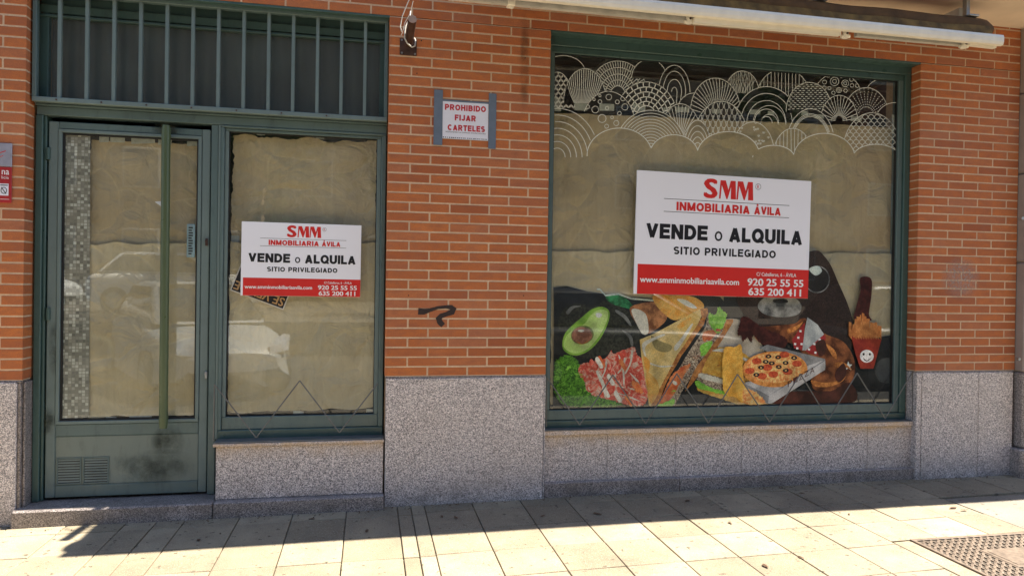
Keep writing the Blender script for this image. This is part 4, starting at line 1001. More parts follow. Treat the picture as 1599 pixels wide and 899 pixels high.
for k, sh in enumerate(shapes):
    cx, cy, rx, ry, pat = sh
    if pat not in ('sidearcs',): emit(arc(cx, cy, rx, ry), k)
    if pat == 'bricks':
        fr_s = [1, .80, .60, .42, .24]
        for f_ in fr_s[1:]: emit(arc(cx, cy, rx*f_, ry*f_), k)
        for a_, b_, nn_ in zip(fr_s, fr_s[1:], (34, 26, 20, 14)):
            for i in range(nn_+1):
                t_ = radians(180+180*i/nn_); emit(seg((cx+rx*a_*cos(t_), cy+ry*a_*sin(t_)), (cx+rx*b_*cos(t_+.02), cy+ry*b_*sin(t_+.02)), 4), k)
    if pat == 'stones':
        fr_s = [1, .86, .72, .58, .45, .33]
        for f_ in fr_s[1:]: emit(arc(cx, cy, rx*f_, ry*f_), k, .006)
        for ii, (a_, b_) in enumerate(zip(fr_s, fr_s[1:])):
            nn_ = 15-2*ii
            for i in range(nn_+1):
                t_ = radians(180+180*(i+.5*(ii % 2))/nn_); emit(seg((cx+rx*a_*cos(t_), cy+ry*a_*sin(t_)), (cx+rx*b_*cos(t_), cy+ry*b_*sin(t_)), 5), k, .0065)
    if pat == 'arches':
        for f_, g_ in ((.72,.76),(.46,.46),(.17,.17)): emit(arc(cx, cy-(ry*.02), rx*f_, ry*g_)+seg((cx+rx*f_, cy), (cx+rx*f_*.8, cy+80), 8), k)
    if pat in ('vert', 'vert2'):
        nn_ = 15 if pat == 'vert' else 11
        for i in range(1, nn_): x = cx-rx+2*rx*i/nn_; emit(seg((x, cy-ry), (x+rn.uniform(-4,4), cy), 26), k, .0034, sh)
    if pat == 'wobble':
        for i in range(1, 16):
            x = cx-rx+2*rx*i/16; ph = rn.random()*6; emit([(x+3*sin(ph+j*.5)-(x-cx)*.4*j/26, cy-ry+ry*j/26) for j in range(27)], k, .003, sh)
    if pat == 'vconv':
        for i in range(1, 19):
            x = cx-rx+2*rx*i/19; emit([(x+(cx-25-x)*.55*(j/30)**2, cy-ry+ry*j/30) for j in range(31)], k, .0040, sh)
    if pat in ('fan', 'fan2', 'fanr'):
        nn_ = {'fan': 15, 'fan2': 17, 'fanr': 22}[pat]; r0 = .2 if pat == 'fan' else .05
        oy = cy if pat != 'fanr' else cy+40
        for i in range(nn_+1):
            t_ = radians(185+170*i/nn_)
            p0, p1 = (cx+rx*r0*cos(t_), oy+ry*r0*sin(t_)), (cx+rx*1.1*cos(t_), cy+ry*1.1*sin(t_))
            bend = 14 if pat == 'fanr' else 0
            emit([(p0[0]+(p1[0]-p0[0])*s_+bend*sin(s_*pi), p0[1]+(p1[1]-p0[1])*s_) for s_ in [j/24 for j in range(25)]], k, .0036, sh)
        if pat == 'fan': emit(arc(cx, cy, rx*.42, ry*.22), k)
    if pat == 'rings':
        for f_ in (.815, .62, .385, .18): emit(arc(cx, cy, rx*f_, ry*f_), k)
        for f_ in (.52, .28): emit(arc(cx+20, cy+10, rx*f_, ry*f_), k, .0034)
    if pat == 'rings2':
        for f_ in (.86, .82, .78): emit(arc(cx, cy, rx*f_, ry*f_), k, .0036)
    if pat == 'tiprings':
        nn_ = 14 if rx > 150 else 6
        for i in range(1, nn_):
            f_ = 1-i/nn_; emit(arc(cx, cy, rx*f_, ry*f_), k, .0038)
    if pat == 'sidearcs':
        for i in range(7):
            f_ = 1-i*.135; emit(arc(cx-40, cy, rx*f_*(.98-.0*i)+0, ry*(f_*.98)), k, .0040)
    if pat == 'cells':
        for r_ in range(12):
            for c_ in range(7):
                x = cx-120+c_*36+(18 if r_ % 2 else 0); y = cy-ry+15+r_*30; emit(arc(x, y, 17, 24, 0, 360, 12), k, .0040, sh)
    if pat == 'drops':
        for r_ in range(7):
            for c_ in range(11):
                x = cx-190+c_*38+(19 if r_ % 2 else 0); y = cy-ry+30+r_*42
                emit([(x+15*sin(a_)*(1-.35*cos(a_)), y-30*cos(a_)) for a_ in [2*pi*j/14 for j in range(15)]], k, .0036, sh)
    if pat == 'scales':
        for r_ in range(12):
            for c_ in range(12):
                x = cx-215+c_*42+(21 if r_ % 2 else 0); y = cy-ry+38+r_*25; emit(arc(x, y, 21, 26, 180, 360, 10), k, .0036, sh)
    if pat == 'dash':
        for r_ in range(13):
            for c_ in range(10):
                x = cx-150+c_*31+(14 if r_ % 2 else 0)+rn.uniform(-3,3); y = cy-ry+14+r_*14; L__ = 17
                emit(seg((x, y+((x-cx)/170)**2*8), (x+L__, y+((x-cx)/170)**2*8), 3), k, .0042, sh)
    if pat == 'vdash':
        for r_ in range(8):
            for c_ in range(14):
                t_ = radians(200+140*c_/13); f_ = .30+r_*.09
                emit(seg((cx+rx*f_*cos(t_)*1.1, cy+ry*f_*sin(t_)), (cx+rx*(f_+.045)*cos(t_)*1.1, cy+ry*(f_+.045)*sin(t_)), 3), k, .0042, sh)
    if pat == 'bubbles':
        for x, y, r_ in ((298,465,16),(348,474,9),(390,448,8),(452,458,20),(512,492,14),(390,490,13),(300,525,16),(357,545,24),(440,535,12),(565,527,22),(405,608,28),(475,600,10),(527,572,13),(437,662,14),(505,640,18),(552,468,16)): circ(x, y, r_, k, sh)
    if pat == 'circles':
        for x, y, r_ in ((665,335,16),(733,305,14),(733,305,6),(708,353,14),(778,348,30),(778,348,14),(825,308,15),(853,362,24),(853,362,11),(897,335,13),(900,376,13),(808,410,18),(808,410,8),(742,395,11),(770,428,12),(855,413,12),(706,393,13),(938,378,13)): circ(o3+x, y, r_, k, sh)
    if pat == 'hearts':
        for i in range(30):
            x = cx-rx*.8+rn.random()*rx*1.6; y = cy-ry*.95+rn.random()*ry*.9
            emit([(x, y), (x-7, y-9), (x-3, y-13), (x, y-8), (x+4, y-13), (x+7, y-9), (x, y)], k, .003, sh)
for i, s in enumerate(fronts):
    pts = arc(*s, 178, 362, 60); sh_k = len(shapes)
    cur = []
    for x, y in pts:
        ok = XL_ < x < XR_ and all(j == i or not inside(s2, x, y) for j, s2 in enumerate(fronts)) and y < 885
        if ok: cur.append((x, y))
        else:
            if len(cur) > 1: dm.ribbon([at(*px2(*p), GY) for p in cur], .0048)
            cur = []
    if len(cur) > 1: dm.ribbon([at(*px2(*p), GY) for p in cur], .0048)
o = dm.build('window_drawing', MT['vinyl']); o['label'] = 'white line drawing of patterned cloud domes across the top of the shop window'; o['category'] = 'window decal'

# ================================================================== FOOD PRINT (flat printed vinyl, lower part of the shop window)
fp = thing('food_print', 'printed food picture with avocado, ham, sandwich and pizza along the bottom of the shop window', 'window print', at(1120, 632, .138))
def pm(name, a, b, sc=30, c=None, th=(.4, .6), rough=.5, dist=0.0, detail=4):
    g_ = lambda q: tuple(x*min(1.75 if max(q) > .1 else 1.0, .86/max(q)) for x in q)
    a, b = g_(a), g_(b); c = g_(c) if c else None
    t = NT(name); n = t.noise(sc, detail, .6, dist=dist); st = [(th[0], a), (th[1], b)]
    if c: st.append((min(.98, th[1]+.12), c))
    cc = t.ramp(n, st); cc = t.mix(1.0, cc, t.ramp(t.noise(6.5, 3, .5, dist=.5), [(.3, .62), (.5, 1.0), (.7, 1.2)]), 'MULTIPLY')
    cc = t.mix(1.0, cc, t.ramp(t.noise(150, 3, .7), [(.35, .7), (.65, 1.15)]), 'MULTIPLY')
    t.col(cc).set(rough, 0, .2); return t.m
FM = dict(
 dark=pm('print_dark', (.006,.008,.010), (.016,.018,.022), 9), skin=pm('print_avocado_skin', (.008,.010,.007), (.045,.05,.035), 60),
 avo=pm('print_avocado_flesh', (.36,.52,.14), (.46,.60,.22), 8), avo_rim=pm('print_avocado_rim', (.13,.28,.03), (.2,.36,.05), 20), pit=pm('print_pit', (.16,.055,.03), (.33,.14,.09), 18),
 pit_d=pm('print_pit_hollow', (.10,.12,.03), (.16,.16,.05), 18), lettuce=pm('print_lettuce', (.015,.09,.006), (.09,.26,.02), 45, (.22,.42,.07), dist=2), lettuce2=pm('print_lettuce_bright', (.12,.36,.03), (.30,.60,.08), 40, dist=1.5),
 ham=pm('print_ham', (.42,.045,.03), (.50,.13,.09), 17, (.72,.50,.40), (.42,.52), dist=2.2, detail=3), toast=pm('print_toast', (.50,.33,.10), (.60,.45,.20), 7), crust=pm('print_crust', (.22,.075,.018), (.42,.17,.045), 35),
 crumb=pm('print_filling', (.10,.05,.035), (.42,.33,.24), 48, (.60,.52,.42), dist=1.5), tomato=pm('print_tomato', (.42,.07,.02), (.60,.20,.07), 20), bun=pm('print_bun', (.50,.22,.035), (.70,.42,.12), 14),
 cream=pm('print_cream', (.45,.42,.36), (.62,.58,.5), 25, dist=1), brownbun=pm('print_brown_bun', (.14,.05,.02), (.36,.15,.06), 16), leafg=pm('print_leaf', (.01,.10,.035), (.03,.22,.08), 14), burger=pm('print_burger', (.42,.21,.03), (.60,.36,.07), 30),
 pcrust=pm('print_pizza_crust', (.32,.12,.025), (.50,.22,.06), 25), cheese=pm('print_cheese', (.42,.14,.04), (.60,.42,.15), 40, (.66,.52,.28)), pep=pm('print_pepperoni', (.25,.03,.012), (.38,.07,.025), 40), olive=pm('print_olive', (.008,.008,.010), (.03,.03,.03), 40),
 box=pm('print_box', (.22,.22,.21), (.34,.33,.31), 9), box_d=pm('print_box_dark', (.10,.105,.105), (.17,.17,.165), 9), jacket=pm('print_jacket', (.07,.02,.008), (.2,.07,.025), 9), jacket_d=pm('print_jacket_dark', (.04,.014,.010), (.10,.03,.02), 9),
 fur=pm('print_fur', (.012,.007,.006), (.045,.022,.016), 30, dist=3), muzzle=pm('print_muzzle', (.07,.075,.075), (.20,.20,.19), 10), shirt=pm('print_shirt', (.18,.20,.20), (.32,.34,.32), 7), plaid=pm('print_plaid', (.17,.012,.012), (.22,.022,.022), 20),
 white=pm('print_white', (.55,.55,.52), (.62,.62,.6), 9), fries=pm('print_fries', (.26,.09,.025), (.36,.15,.045), 30), fbox=pm('print_fries_box', (.15,.015,.010), (.2,.025,.012), 14), redw=pm('print_fringe', (.03,.006,.006), (.07,.015,.012), 30), glassr=pm('print_lens', (.004,.004,.005), (.012,.012,.014), 9),
 glint=pm('print_glint', (.36,.42,.40), (.5,.55,.5), 20), backp=pm('print_pinkish_board', (.32,.27,.22), (.38,.33,.27), 6), aspa=pm('print_slot', (.19,.15,.06), (.24,.19,.08), 20))
LAYER = [0]
def sm(pts, n=5):
    out = []; L = len(pts)
    for i in range(L):
        p0, p1, p2, p3 = pts[i-1], pts[i], pts[(i+1) % L], pts[(i+2) % L]
        for j in range(n):
            t_ = j/n
            out.append(tuple(.5*((2*p1[q])+(-p0[q]+p2[q])*t_+(2*p0[q]-5*p1[q]+4*p2[q]-p3[q])*t_*t_+(-p0[q]+3*p1[q]-3*p2[q]+p3[q])*t_**3) for q in (0, 1)))
    return out
FB = -Vector(fp.location)
def Z5(x, y): return (850+x/3.457, 420+y/3.457)
def Z6(x, y): return (1130+x/2.997, 380+y/2.997)
def shape(name, mat, pts, Zf=Z5, smooth=True, jag=0, parent=None):
    LAYER[0] += 1; Y = .1395-LAYER[0]*.00011
    if smooth: pts = sm(pts)
    if jag:
        q = []
        for i, p in enumerate(pts):
            n_ = pts[(i+1) % len(pts)]
            for j in range(3): q.append((p[0]+(n_[0]-p[0])*j/3+rn.uniform(-jag, jag), p[1]+(n_[1]-p[1])*j/3+rn.uniform(-jag, jag)))
        pts = q
    w_ = [at(*Zf(*p), Y) for p in pts]
    xz = [(p.x+FB.x, p.z+FB.z) for p in w_]
    m = MB(); m.add([(a_, Y+FB.y, b_) for a_, b_ in xz], tess(xz)); return m.build(name, FM[mat], parent or fp)
def ell(cx, cy, rx, ry, rot=0, n=14):
    return [(cx+rx*cos(2*pi*k/n)*cos(rot)-ry*sin(2*pi*k/n)*sin(rot), cy+rx*cos(2*pi*k/n)*sin(rot)+ry*sin(2*pi*k/n)*cos(rot)) for k in range(n)]
# dark ground of the print
shape('print_ground', 'dark', [(50,100),(120,92),(230,120),(290,128),(420,150),(590,160),(700,150),(870,140),(950,150),(1037,260),(1037,745),(45,745),(52,290)], smooth=False)
shape('print_ground', 'dark', [(60,250),(395,100),(395,40),(490,85),(545,210),(590,330),(610,450),(640,480),(720,440),(780,430),(780,748),(0,748),(0,250)], Z6, False)
shape('print_board', 'backp', [(950,290),(1037,270),(1130,330),(1180,420),(1200,560),(1037,640),(940,440)])
shape('avocado', 'skin', [(75,280),(110,210),(170,185),(240,205),(250,260),(180,330),(90,330)])
shape('avocado', 'skin', [(285,215),(330,170),(400,190),(480,260),(515,330),(500,400),(440,440),(360,450),(300,470),(240,480),(200,460)])
shape('avocado_half', 'skin', [(98,400),(120,330),(190,260),(260,205),(330,195),(362,230),(350,310),(310,400),(250,455),(170,472),(110,450)])
shape('avocado_rim', 'avo_rim', [(97,400),(120,335),(200,262),(262,214),(320,205),(352,235),(340,300),(298,380),(240,440),(170,466),(112,444)])
shape('avocado_flesh', 'avo', [(104,400),(132,345),(210,300),(250,250),(290,222),(330,222),(345,245),(330,300),(290,370),(235,430),(170,455),(118,435)])
shape('pit_hollow', 'pit_d', ell(205,355,62,50,-.2)); shape('avocado_pit', 'pit', ell(203,358,55,45,-.1))
shape('leaf', 'leafg', [(330,150),(370,135),(430,150),(480,200),(475,216),(420,205),(360,185)])
m_pts = [(283,105),(300,105),(330,138),(400,130),(470,155),(590,165)]
shape('tag_line', 'glint', m_pts+[(p[0], p[1]+9) for p in m_pts[::-1]], smooth=False)
shape('cheese_bun', 'brownbun', [(460,215),(520,185),(600,180),(650,220),(660,270),(610,320),(545,350),(500,300)])
shape('cheese_bun', 'cream', [(470,225),(500,215),(545,240),(560,290),(560,345),(530,350),(500,300)])
shape('glazed_bun', 'bun', [(590,140),(700,142),(800,148),(860,190),(840,240),(760,262),(700,275),(650,245),(600,190)])
shape('bun_highlight', 'white', [(715,165),(760,165),(810,195),(822,212),(780,205)])
shape('ham', 'ham', [(185,525),(250,500),(330,480),(360,440),(380,455),(480,420),(500,460),(540,500),(560,610),(560,690),(530,735),(440,730),(330,700),(260,680),(220,620)], jag=3)
shape('ham_fold', 'ham', [(185,530),(270,520),(330,580),(320,660),(250,680),(205,610)], jag=2)
for (a_, b_, c_, d_) in ((250,510,330,640),(330,500,300,600),(400,470,430,620),(470,440,440,560),(350,620,540,660),(380,660,520,715),(460,560,520,640),(280,560,330,690),(430,480,400,560)):
    shape('ham_fat', 'cream', [(a_,b_),(a_+9,b_+4),((a_+c_)/2+16,(b_+d_)/2),(c_+3,d_),(c_-5,d_-2),((a_+c_)/2+6,(b_+d_)/2+6)])
shape('lettuce', 'lettuce', [(60,500),(90,475),(125,465),(165,480),(190,515),(185,560),(215,600),(235,660),(300,690),(410,720),(400,740),(200,742),(120,735),(70,700),(50,640),(55,560)], jag=6)
# club sandwich triangle
shape('sandwich_toast', 'toast', [(515,380),(590,350),(700,290),(840,215),(860,225),(820,320),(720,460),(640,620),(580,740),(565,735),(545,600),(525,480)], smooth=False)
shape('toast_notch', 'aspa', [(575,358),(620,385),(685,412),(680,440),(640,448),(595,425)])
shape('sandwich_crust', 'crust', [(840,215),(880,210),(885,235),(860,300),(740,470),(660,610),(610,735),(570,742),(640,610),(720,460),(815,320),(850,260)], smooth=False, jag=2)
shape('sandwich_filling', 'crumb', [(885,240),(960,290),(1020,270),(940,400),(850,520),(760,630),(700,740),(640,735),(680,610),(760,480),(870,310)], smooth=False, jag=4)
shape('tomato_slice', 'tomato', [(860,340),(935,330),(900,380),(860,390)]); shape('tomato_slice', 'tomato', [(700,560),(790,510),(740,600),(690,690),(650,725),(610,735),(650,650)], jag=3)
shape('lettuce_leaf', 'lettuce2', [(890,240),(925,245),(940,205),(960,220),(985,245),(970,300),(940,345),(915,330),(890,290)], jag=4)
shape('lettuce_leaf', 'lettuce2', [(845,410),(905,390),(890,440),(850,470)], jag=3)
shape('sandwich_crust', 'crust', [(985,270),(1018,268),(1020,285),(930,430),(860,540),(790,625),(760,660),(800,560),(880,450),(960,340)], smooth=False, jag=2)
shape('lettuce_leaf', 'lettuce2', [(610,738),(690,738),(700,700),(640,722)], jag=3)
# chicken sandwich
shape('bread_roll', 'burger', [(850,560),(900,450),(960,420),(1037,430),(1100,470),(1190,520),(1210,600),(1150,640),(1037,610),(900,570)], jag=2)
shape('roll_filling', 'crumb', [(840,560),(930,580),(1037,620),(1150,650),(1170,690),(1037,690),(900,650),(830,620)], jag=3)
shape('roll_sauce', 'cream', [(840,562),(930,585),(1000,610),(1010,628),(920,608),(850,590)])
shape('bread_roll', 'burger', [(830,630),(900,650),(1037,690),(1150,700),(1230,740),(1230,745),(1100,745),(960,700),(840,660)], jag=2)
shape('lettuce_leaf', 'lettuce2', [(820,600),(900,640),(960,655),(1000,680),(930,668),(830,640)], jag=3)
for pts_ in ([(530,400),(600,365),(640,350),(650,358),(590,385),(545,420),(550,470),(538,460)], [(560,500),(620,520),(700,520),(640,530),(575,515)], [(700,420),(740,370),(790,300),(800,305),(750,390),(712,440)]):
    shape('toast_sheen', 'cream', pts_)
for pts_ in ([(550,560),(600,590),(620,650),(585,720),(565,700)], [(535,470),(570,500),(560,560),(545,540)], [(720,300),(790,260),(780,290),(730,320)]):
    shape('toast_gold', 'bun', pts_)
for i in range(16):
    u_ = i/15; x_ = 945-u_*250+rn.uniform(-14,14); y_ = 320+u_*330+rn.uniform(-14,14); r_ = rn.uniform(7,15)
    shape('filling_bit', rn.choice(['cream','tomato','lettuce2','crumb','ham','crust','cream']), ell(x_, y_, r_, r_*.6, rn.random()*3, 9), jag=2)
for (x_, y_) in ((870,470),(930,450),(990,470),(1060,490),(1120,540),(1000,540),(940,520),(1080,580),(1150,600),(880,520)):
    shape('crumb_spot', 'crust', ell(x_, y_, rn.uniform(4,9), 4, rn.random()*3, 7), jag=1)
for pts_ in ([(905,440),(960,428),(1020,438),(1010,448),(950,446)], [(1050,470),(1110,490),(1150,525),(1140,530),(1090,500)]): shape('roll_sheen', 'cream', pts_)
for pts_ in ([(118,230),(150,200),(200,200),(160,212),(130,245)], [(390,220),(440,250),(470,300),(462,305),(425,262),(385,232)], [(420,330),(470,360),(480,410),(468,412),(455,370)]): shape('skin_sheen', 'box_d', pts_)
shape('flesh_sheen', 'white', [(278,240),(296,236),(312,246),(300,262),(282,258)]); shape('pit_sheen', 'cream', [(180,332),(200,326),(215,332),(200,340)]); shape('pit_shadow', 'crust', [(170,385),(205,400),(240,380),(225,398),(195,405)])
for i in range(14):
    x_ = 215+rn.random()*320; y_ = 480+rn.random()*220
    shape('ham_fold', rn.choice(['ham','ham','tomato','cream']), [(x_,y_),(x_+12,y_-16),(x_+30,y_+8),(x_+44,y_+40),(x_+30,y_+48),(x_+14,y_+26)])
for i in range(22):
    x_ = 62+rn.random()*150; y_ = 480+rn.random()*220
    if x_ > 170 and y_ < 560: continue
    shape('lettuce_curl', rn.choice(['lettuce2','lettuce','lettuce']), ell(x_, y_, rn.uniform(8,16), rn.uniform(4,8), rn.random()*3, 8), jag=3)
# mascot in jacket, partly hidden by the board
shape('figure_fur', 'fur', [(60,250),(120,190),(395,40),(480,70),(540,190),(590,310),(610,420),(560,560),(470,500),(330,430),(200,400),(110,350)], Z6)
shape('figure_muzzle', 'muzzle', [(160,290),(200,250),(300,240),(360,280),(350,330),(270,345),(190,330)], Z6)
shape('figure_mouth', 'glassr', [(235,262),(290,262),(300,275),(260,280),(235,275)], Z6)
shape('sunglass_rim', 'muzzle', ell(437,168,60,64), Z6); shape('sunglass_lens', 'glassr', ell(437,168,55,59), Z6); shape('lens_glint', 'glint', [(400,120),(440,105),(460,130),(430,150)], Z6)
shape('jacket', 'jacket', [(140,400),(240,385),(330,375),(380,350),(470,420),(560,460),(610,540),(610,620),(570,680),(480,690),(420,680),(400,600),(330,470),(180,470)], Z6)
shape('jacket_shade', 'jacket_d', [(250,700),(400,690),(500,690),(590,650),(600,745),(220,748)], Z6)
shape('fringe_sleeve', 'redw', [(75,370),(100,340),(180,390),(290,440),(280,490),(180,470),(140,430),(130,465),(110,440),(90,460),(80,430),(65,430)], Z6, jag=3)
shape('plaid_shirt', 'plaid', [(320,450),(370,380),(380,370),(372,500),(330,490)], Z6, False); shape('plaid_shirt', 'plaid', [(380,500),(470,425),(480,440),(450,525),(400,515)], Z6, False)
shape('shirt', 'shirt', [(392,345),(440,380),(470,425),(385,500),(368,500),(380,400)], Z6, False)
for (a_, b_) in ((335,470),(350,440),(365,470),(345,490),(400,495),(425,470),(450,450),(430,510),(455,490),(360,410)):
    shape('plaid_square', 'white', [(a_-5,b_-5),(a_+5,b_-4),(a_+4,b_+6),(a_-6,b_+4)], Z6, False)
shape('jacket_star', 'glint', [(583,550),(589,565),(602,566),(592,576),(596,592),(583,583),(570,592),(575,576),(566,566),(578,565)], Z6, False)
for pts_ in ([(410,640),(470,650),(540,640),(575,600),(560,640),(500,668),(430,668)], [(520,560),(560,555),(600,590),(570,580),(530,580)], [(300,400),(340,385),(372,365),(345,400),(305,420)], [(480,470),(520,500),(530,540),(505,520)]): shape('jacket_fold', 'crust', pts_, Z6)
for pts_ in ([(430,470),(470,450),(480,500),(450,530)], [(520,610),(560,560),(575,610),(540,650)]): shape('jacket_fold', 'jacket_d', pts_, Z6)
# pizza and box
shape('box_lid', 'box_d', [(165,490),(205,473),(475,540),(478,580),(400,640),(240,520)], Z6, False)
shape('box_inside', 'box', [(100,650),(340,590),(470,545),(212,712),(100,665)], Z6, False)
shape('pizza', 'pcrust', ell(240,588,152,84,-.02, 20), Z6); shape('pizza_cheese', 'cheese', ell(236,582,128,70,-.02, 20), Z6, jag=2)
for (a_, b_) in ((155,550),(232,612),(343,562),(122,596),(285,520),(205,580),(180,620),(300,600)): shape('pepperoni', 'pep', ell(a_, b_, 23, 15), Z6)
for (a_, b_) in ((210,528),(197,553),(255,532),(258,577),(175,580),(290,558),(153,614),(291,594),(225,560),(330,535)): shape('olive', 'olive', ell(a_, b_, 14, 9), Z6); shape('olive_hole', 'cheese', ell(a_, b_, 5, 3.4), Z6)
shape('box_side', 'box', [(212,712),(475,548),(475,590),(225,748),(205,748)], Z6, False); shape('box_side', 'box_d', [(100,655),(212,712),(208,748),(190,748),(120,700)], Z6, False)
for i, ch in enumerate('PIZZA'):
    vs, fs = text_mesh(ch, 0); LAYER[0] += 1; Y = .1395-LAYER[0]*.00011
    x0 = 300+i*26; y0 = 672-i*15
    pts = [at(*Z6(x0+u*20, y0-v*26-u*11), Y) for u, v in vs]; m = MB(); m.add([(p.x+FB.x, Y+FB.y, p.z+FB.z) for p in pts], fs); m.build('lettering', FM['jacket_d'], fp)
shape('roll_seeds', 'burger', [(85,480),(50,485),(0,500),(0,690),(60,720),(90,745),(110,700),(90,610)], Z6, jag=2)
shape('salad_crumbs', 'cheese', [(95,680),(140,690),(180,720),(190,748),(95,748)], Z6, jag=4)
# fries cup with a smiling face and a dark wrist above
shape('dark_wrist', 'redw', [(640,160),(690,165),(692,240),(680,330),(690,360),(612,360),(625,280),(640,220)], Z6)
shape('cup', 'fbox', [(590,400),(738,450),(700,585),(640,585),(612,500)], Z6, False)
for i in range(13):
    a_ = 585+i*11.5; h_ = 330+abs(i-5)*9+rn.uniform(-12, 12); shape('fry', 'fries', [(a_,430),(a_+3+rn.uniform(-8,8),h_),(a_+14+rn.uniform(-6,6),h_+3),(a_+15,450)], Z6, False)
shape('cup', 'fbox', [(600,430),(640,470),(690,470),(736,455),(702,583),(640,583),(618,520)], Z6, False)
shape('smile_face', 'white', ell(670,527,32,30), Z6)
shape('smile_eye', 'olive', ell(655,518,5,6), Z6); shape('smile_eye', 'olive', ell(684,518,5,6), Z6); shape('smile_mouth', 'olive', [(652,535),(670,548),(690,535),(682,545),(670,552),(658,546)], Z6, False)

# ================================================================== ACROSS THE STREET (seen in the glass)
OPZ = .55
m = MB(); m.box(-45, 45, -30, -10.2, -.2, OPZ); m.build('far_pavement', plain('far_paving', (.13,.11,.085), .9), None, kind='structure', label='raised pavement and parking strip across the street')
def car(label, loc, rot, paint_c, L=4.1, W2=.87, H=1.47):
    r = thing('parked_car', label, 'car', loc, 'cars parked along the street'); r.rotation_euler = (0,0,rot)
    body = plain('car_paint', paint_c, .38, 0, var=.02)
    # stations along x (front at +x): (x, sill z, belt z, half width at sill, half width at belt)
    st = [(-L/2,.42,.80,.60,.62),(-L/2+.08,.30,.92,.76,.74),(-L/2+.5,.22,.98,W2,.82),(-.9,.20,.97,W2,.83),(0,.20,.95,W2,.83),(.75,.20,.93,W2,.82),(1.2,.22,.88,W2,.80),(L/2-.45,.24,.80,.84,.74),(L/2-.12,.28,.70,.72,.62),(L/2,.38,.58,.55,.48)]
    m = MB(); vs = []; K = 11
    for x, z0_, z1_, w0, w1 in st:
        for k in range(K):
            t_ = k/(K-1); a_ = pi*t_
            # section: sill -> side -> bonnet top -> other side
            if t_ < .5: s_ = t_*2; y = w0*(1-s_**6)+0; z = z0_+(z1_-z0_)*min(1, s_*1.25)+(.05 if s_ > .8 else 0); y = w0+(w1-w0)*min(1, s_*1.25) if s_ <= .8 else w1*(1-(s_-.8)/.2)
            else: s_ = (1-t_)*2; z = z0_+(z1_-z0_)*min(1, s_*1.25)+(.05 if s_ > .8 else 0); y = -(w0+(w1-w0)*min(1, s_*1.25)) if s_ <= .8 else -w1*(1-(s_-.8)/.2)
            vs.append((x, y, z))
    n_ = len(st); m.add(vs, [(i*K+k, i*K+k+1, (i+1)*K+k+1, (i+1)*K+k) for i in range(n_-1) for k in range(K-1)], True)
    m.add(vs, [tuple(range(K))[::-1], tuple((n_-1)*K+k for k in range(K))])
    bo = m.build('body', body, r); md = bo.modifiers.new('smooth', 'SUBSURF'); md.levels = 2; md.render_levels = 2
    m = MB(); cab = [(-L/2+.25,.98,.70),(-L/2+.75,H,.58),(.25,H,.58),(1.15,.93,.72)]
    vs = [(x, s*w_, z) for x, z, w_ in cab for s in (-1, 1)]
    m.add(vs, [(0,1,3,2),(2,3,5,4),(4,5,7,6),(0,2,4,6),(1,7,5,3)]); cb2 = m.build('cabin', body, r); md = cb2.modifiers.new('round', 'BEVEL'); md.width = .16; md.segments = 5; md.limit_method = 'NONE'
    for pl_ in cb2.data.polygons: pl_.use_smooth = True
    gm = plain('car_glass', (.02,.025,.03), .08, 0)
    m = MB(); sc_ = lambda a_, b_, t_: tuple(a_[q]+(b_[q]-a_[q])*t_ for q in range(3))
    for quad in ((4,5,7,6),(1,0,2,3)):
        c_ = [vs[i] for i in quad]; mid = [sum(p[q] for p in c_)/4 for q in range(3)]; nx_ = (Vector(c_[1])-Vector(c_[0])).cross(Vector(c_[2])-Vector(c_[0])).normalized()
        if nx_.dot(Vector(mid)-Vector((0,0,.9))) < 0: nx_ = -nx_
        m.add([tuple(Vector(mid)+(Vector(p)-Vector(mid))*.88+nx_*.008) for p in c_], [(0,1,2,3)])
    m.build('windscreen', gm, r)
    for s in (-1, 1):
        m = MB(); q = [(-L/2+.42,1.0,.705),(-L/2+.85,H-.07,.60),(.18,H-.07,.60),(.95,.98,.715)]
        m.add([(x, s*(w_+.006), z) for x, z, w_ in q], [(0,1,2,3)]); m.build('side_glass', gm, r)
        for x in (-L/2+.75, L/2-.82):
            m = MB(); m.tube([(x, s*.70, .31), (x, s*.885, .31)], .31, 20); wh = m.build('wheel', MT['black'], r)
            m = MB(); m.tube([(x, s*.885, .31), (x, s*.893, .31)], .19, 16); m.build('rim', MT['steel'], wh)
        m = MB(); m.add([(L/2-.42, s*.785, .77), (L/2-.10, s*.66, .60), (L/2-.03, s*.40, .56), (L/2-.09, s*.42, .68), (L/2-.3, s*.66, .80)], [(0,1,2,3,4)])
        m.v = [(v_[0]+.025, v_[1]*1.04, v_[2]+.02) for v_ in m.v]; m.build('headlight', plain('headlight_lens', (.5,.52,.55), .1, .3), r)
    return r
car('silver car parked close behind, seen reflected in the door glass', (-2.60, -6.3, -.13), radians(64), (.40,.41,.41))
car('white hatchback across the street, reflected in the door glass', (-4.6, -14.2, OPZ), radians(4), (.78,.78,.75))
car('white estate car across the street, further left in the reflection', (-9.3, -14.3, OPZ), radians(2), (.72,.72,.70), 4.4)
car('dark grey car added at the kerb to darken the low reflection in the shop window', (3.7, -5.5, -.13), radians(1), (.02,.022,.025), 4.3)  # unseen dark car added so the shop window reflects something dark
car('black car added at the kerb behind the dark grey one to darken the reflection', (8.9, -5.5, -.13), radians(-1), (.012,.012,.014), 4.4, .9, 1.6)  # second added car, widens the dark part of the window reflection
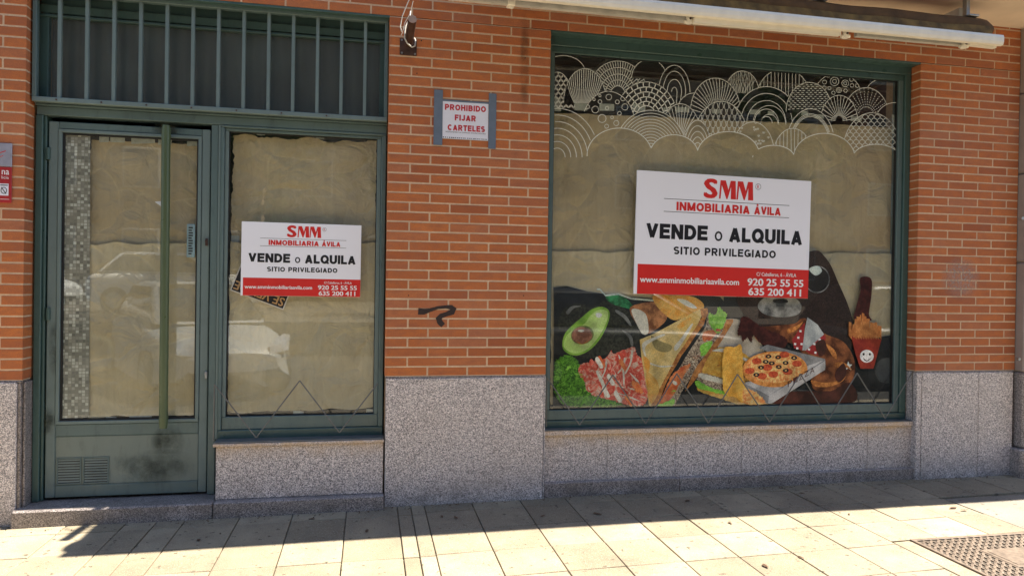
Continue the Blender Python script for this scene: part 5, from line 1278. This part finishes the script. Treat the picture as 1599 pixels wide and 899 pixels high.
# far buildings
def block(label, x0, x1, y, h, c, nwin, nfl):
    r = thing('apartment_building', label, 'building', ((x0+x1)/2, y, OPZ), 'apartment buildings across the street'); P = Part(r)
    m = MB(); m.box(x0, x1, y-8, y, OPZ, h); P(m, 'wall', plain('far_wall', c, .9, var=.1, scale=.6))
    m = MB(); m.box(x0-.2, x1+.2, y-8.2, y+.3, h, h+.35); P(m, 'roof', MT['concrete'])
    for i in range(nwin):
        for j in range(nfl):
            cx = x0+(i+.5)*(x1-x0)/nwin; z = OPZ+1.2+j*3.0
            m = MB(); m.box(cx-.65, cx+.65, y-.001, y+.05, z, z+1.5, .02); wf = P(m, 'window', MT['white_dirty'])
            m = MB(); m.box(cx-.57, cx+.57, y+.05, y+.06, z+.08, z+1.42); P(m, 'window_pane', plain('far_pane', (.15,.14,.12), .3) if 'far_pane' not in bpy.data.materials else bpy.data.materials['far_pane'], wf)
block('ochre apartment block across the street', -27, -4.2, -24, 17.5, (.36,.26,.16), 8, 5)
block('pale apartment block across the street behind the trees', -3.6, 7.2, -25, 18.0, (.33,.27,.21), 4, 5)
block('tan apartment block across the street right of the narrow gap', 9.6, 21, -25, 17.0, (.34,.26,.17), 4, 5)
block('brick apartment block across the street at the far right', 21.6, 36, -24, 18, (.28,.13,.08), 6, 5)
MT['foliage'] = plain('foliage', (.055,.095,.028), .7, var=.5, scale=2); MT['bark'] = plain('bark', (.12,.08,.05), .9, var=.3)
def tree(label, x, y, h, r_, seed):
    r = thing('street_tree', label, 'tree', (x, y, OPZ), 'trees across the street'); rr = random.Random(seed)
    m = MB(); m.tube([(0,0,0),(.05,0,h*.3),(-.04,.05,h*.55)], [.17,.13,.08], 9)
    for k in range(6):
        a_ = k*1.05; m.tube([(0,0,h*.42), (r_*.35*cos(a_), r_*.35*sin(a_), h*.62), (r_*.65*cos(a_), r_*.65*sin(a_), h*.78)], [.07,.05,.02], 6)
    m.build('trunk', MT['bark'], r)
    m = MB(); clumps = [(rr.gauss(0, r_*.42), rr.gauss(0, r_*.42), h*.72+rr.gauss(0, h*.13), rr.uniform(.35, .8)) for _ in range(38)]
    for cx, cy, cz, cr in clumps:
        for _ in range(75):
            v = Vector((rr.gauss(0,1), rr.gauss(0,1), rr.gauss(0,1))).normalized()*cr*rr.uniform(.5, 1)
            p = Vector((cx, cy, cz))+v; a_ = Vector((rr.gauss(0,1), rr.gauss(0,1), rr.gauss(0,1))).normalized()*.10; b_ = a_.orthogonal().normalized()*.06
            m.add([p-a_, p+b_, p+a_, p-b_], [(0,1,2,3)])
    m.build('crown', MT['foliage'], r)
tree('leafy street tree reflected above the small agency board', -3.0, -12.6, 5.6, 2.0, 1)
tree('broad street tree across the road, reflected left in the shop window', 2.6, -13.2, 5.2, 1.9, 2)
tree('street tree across the road, rightmost of the three', 10.5, -13.0, 6.0, 2.1, 3)
bpy.context.view_layer.update()
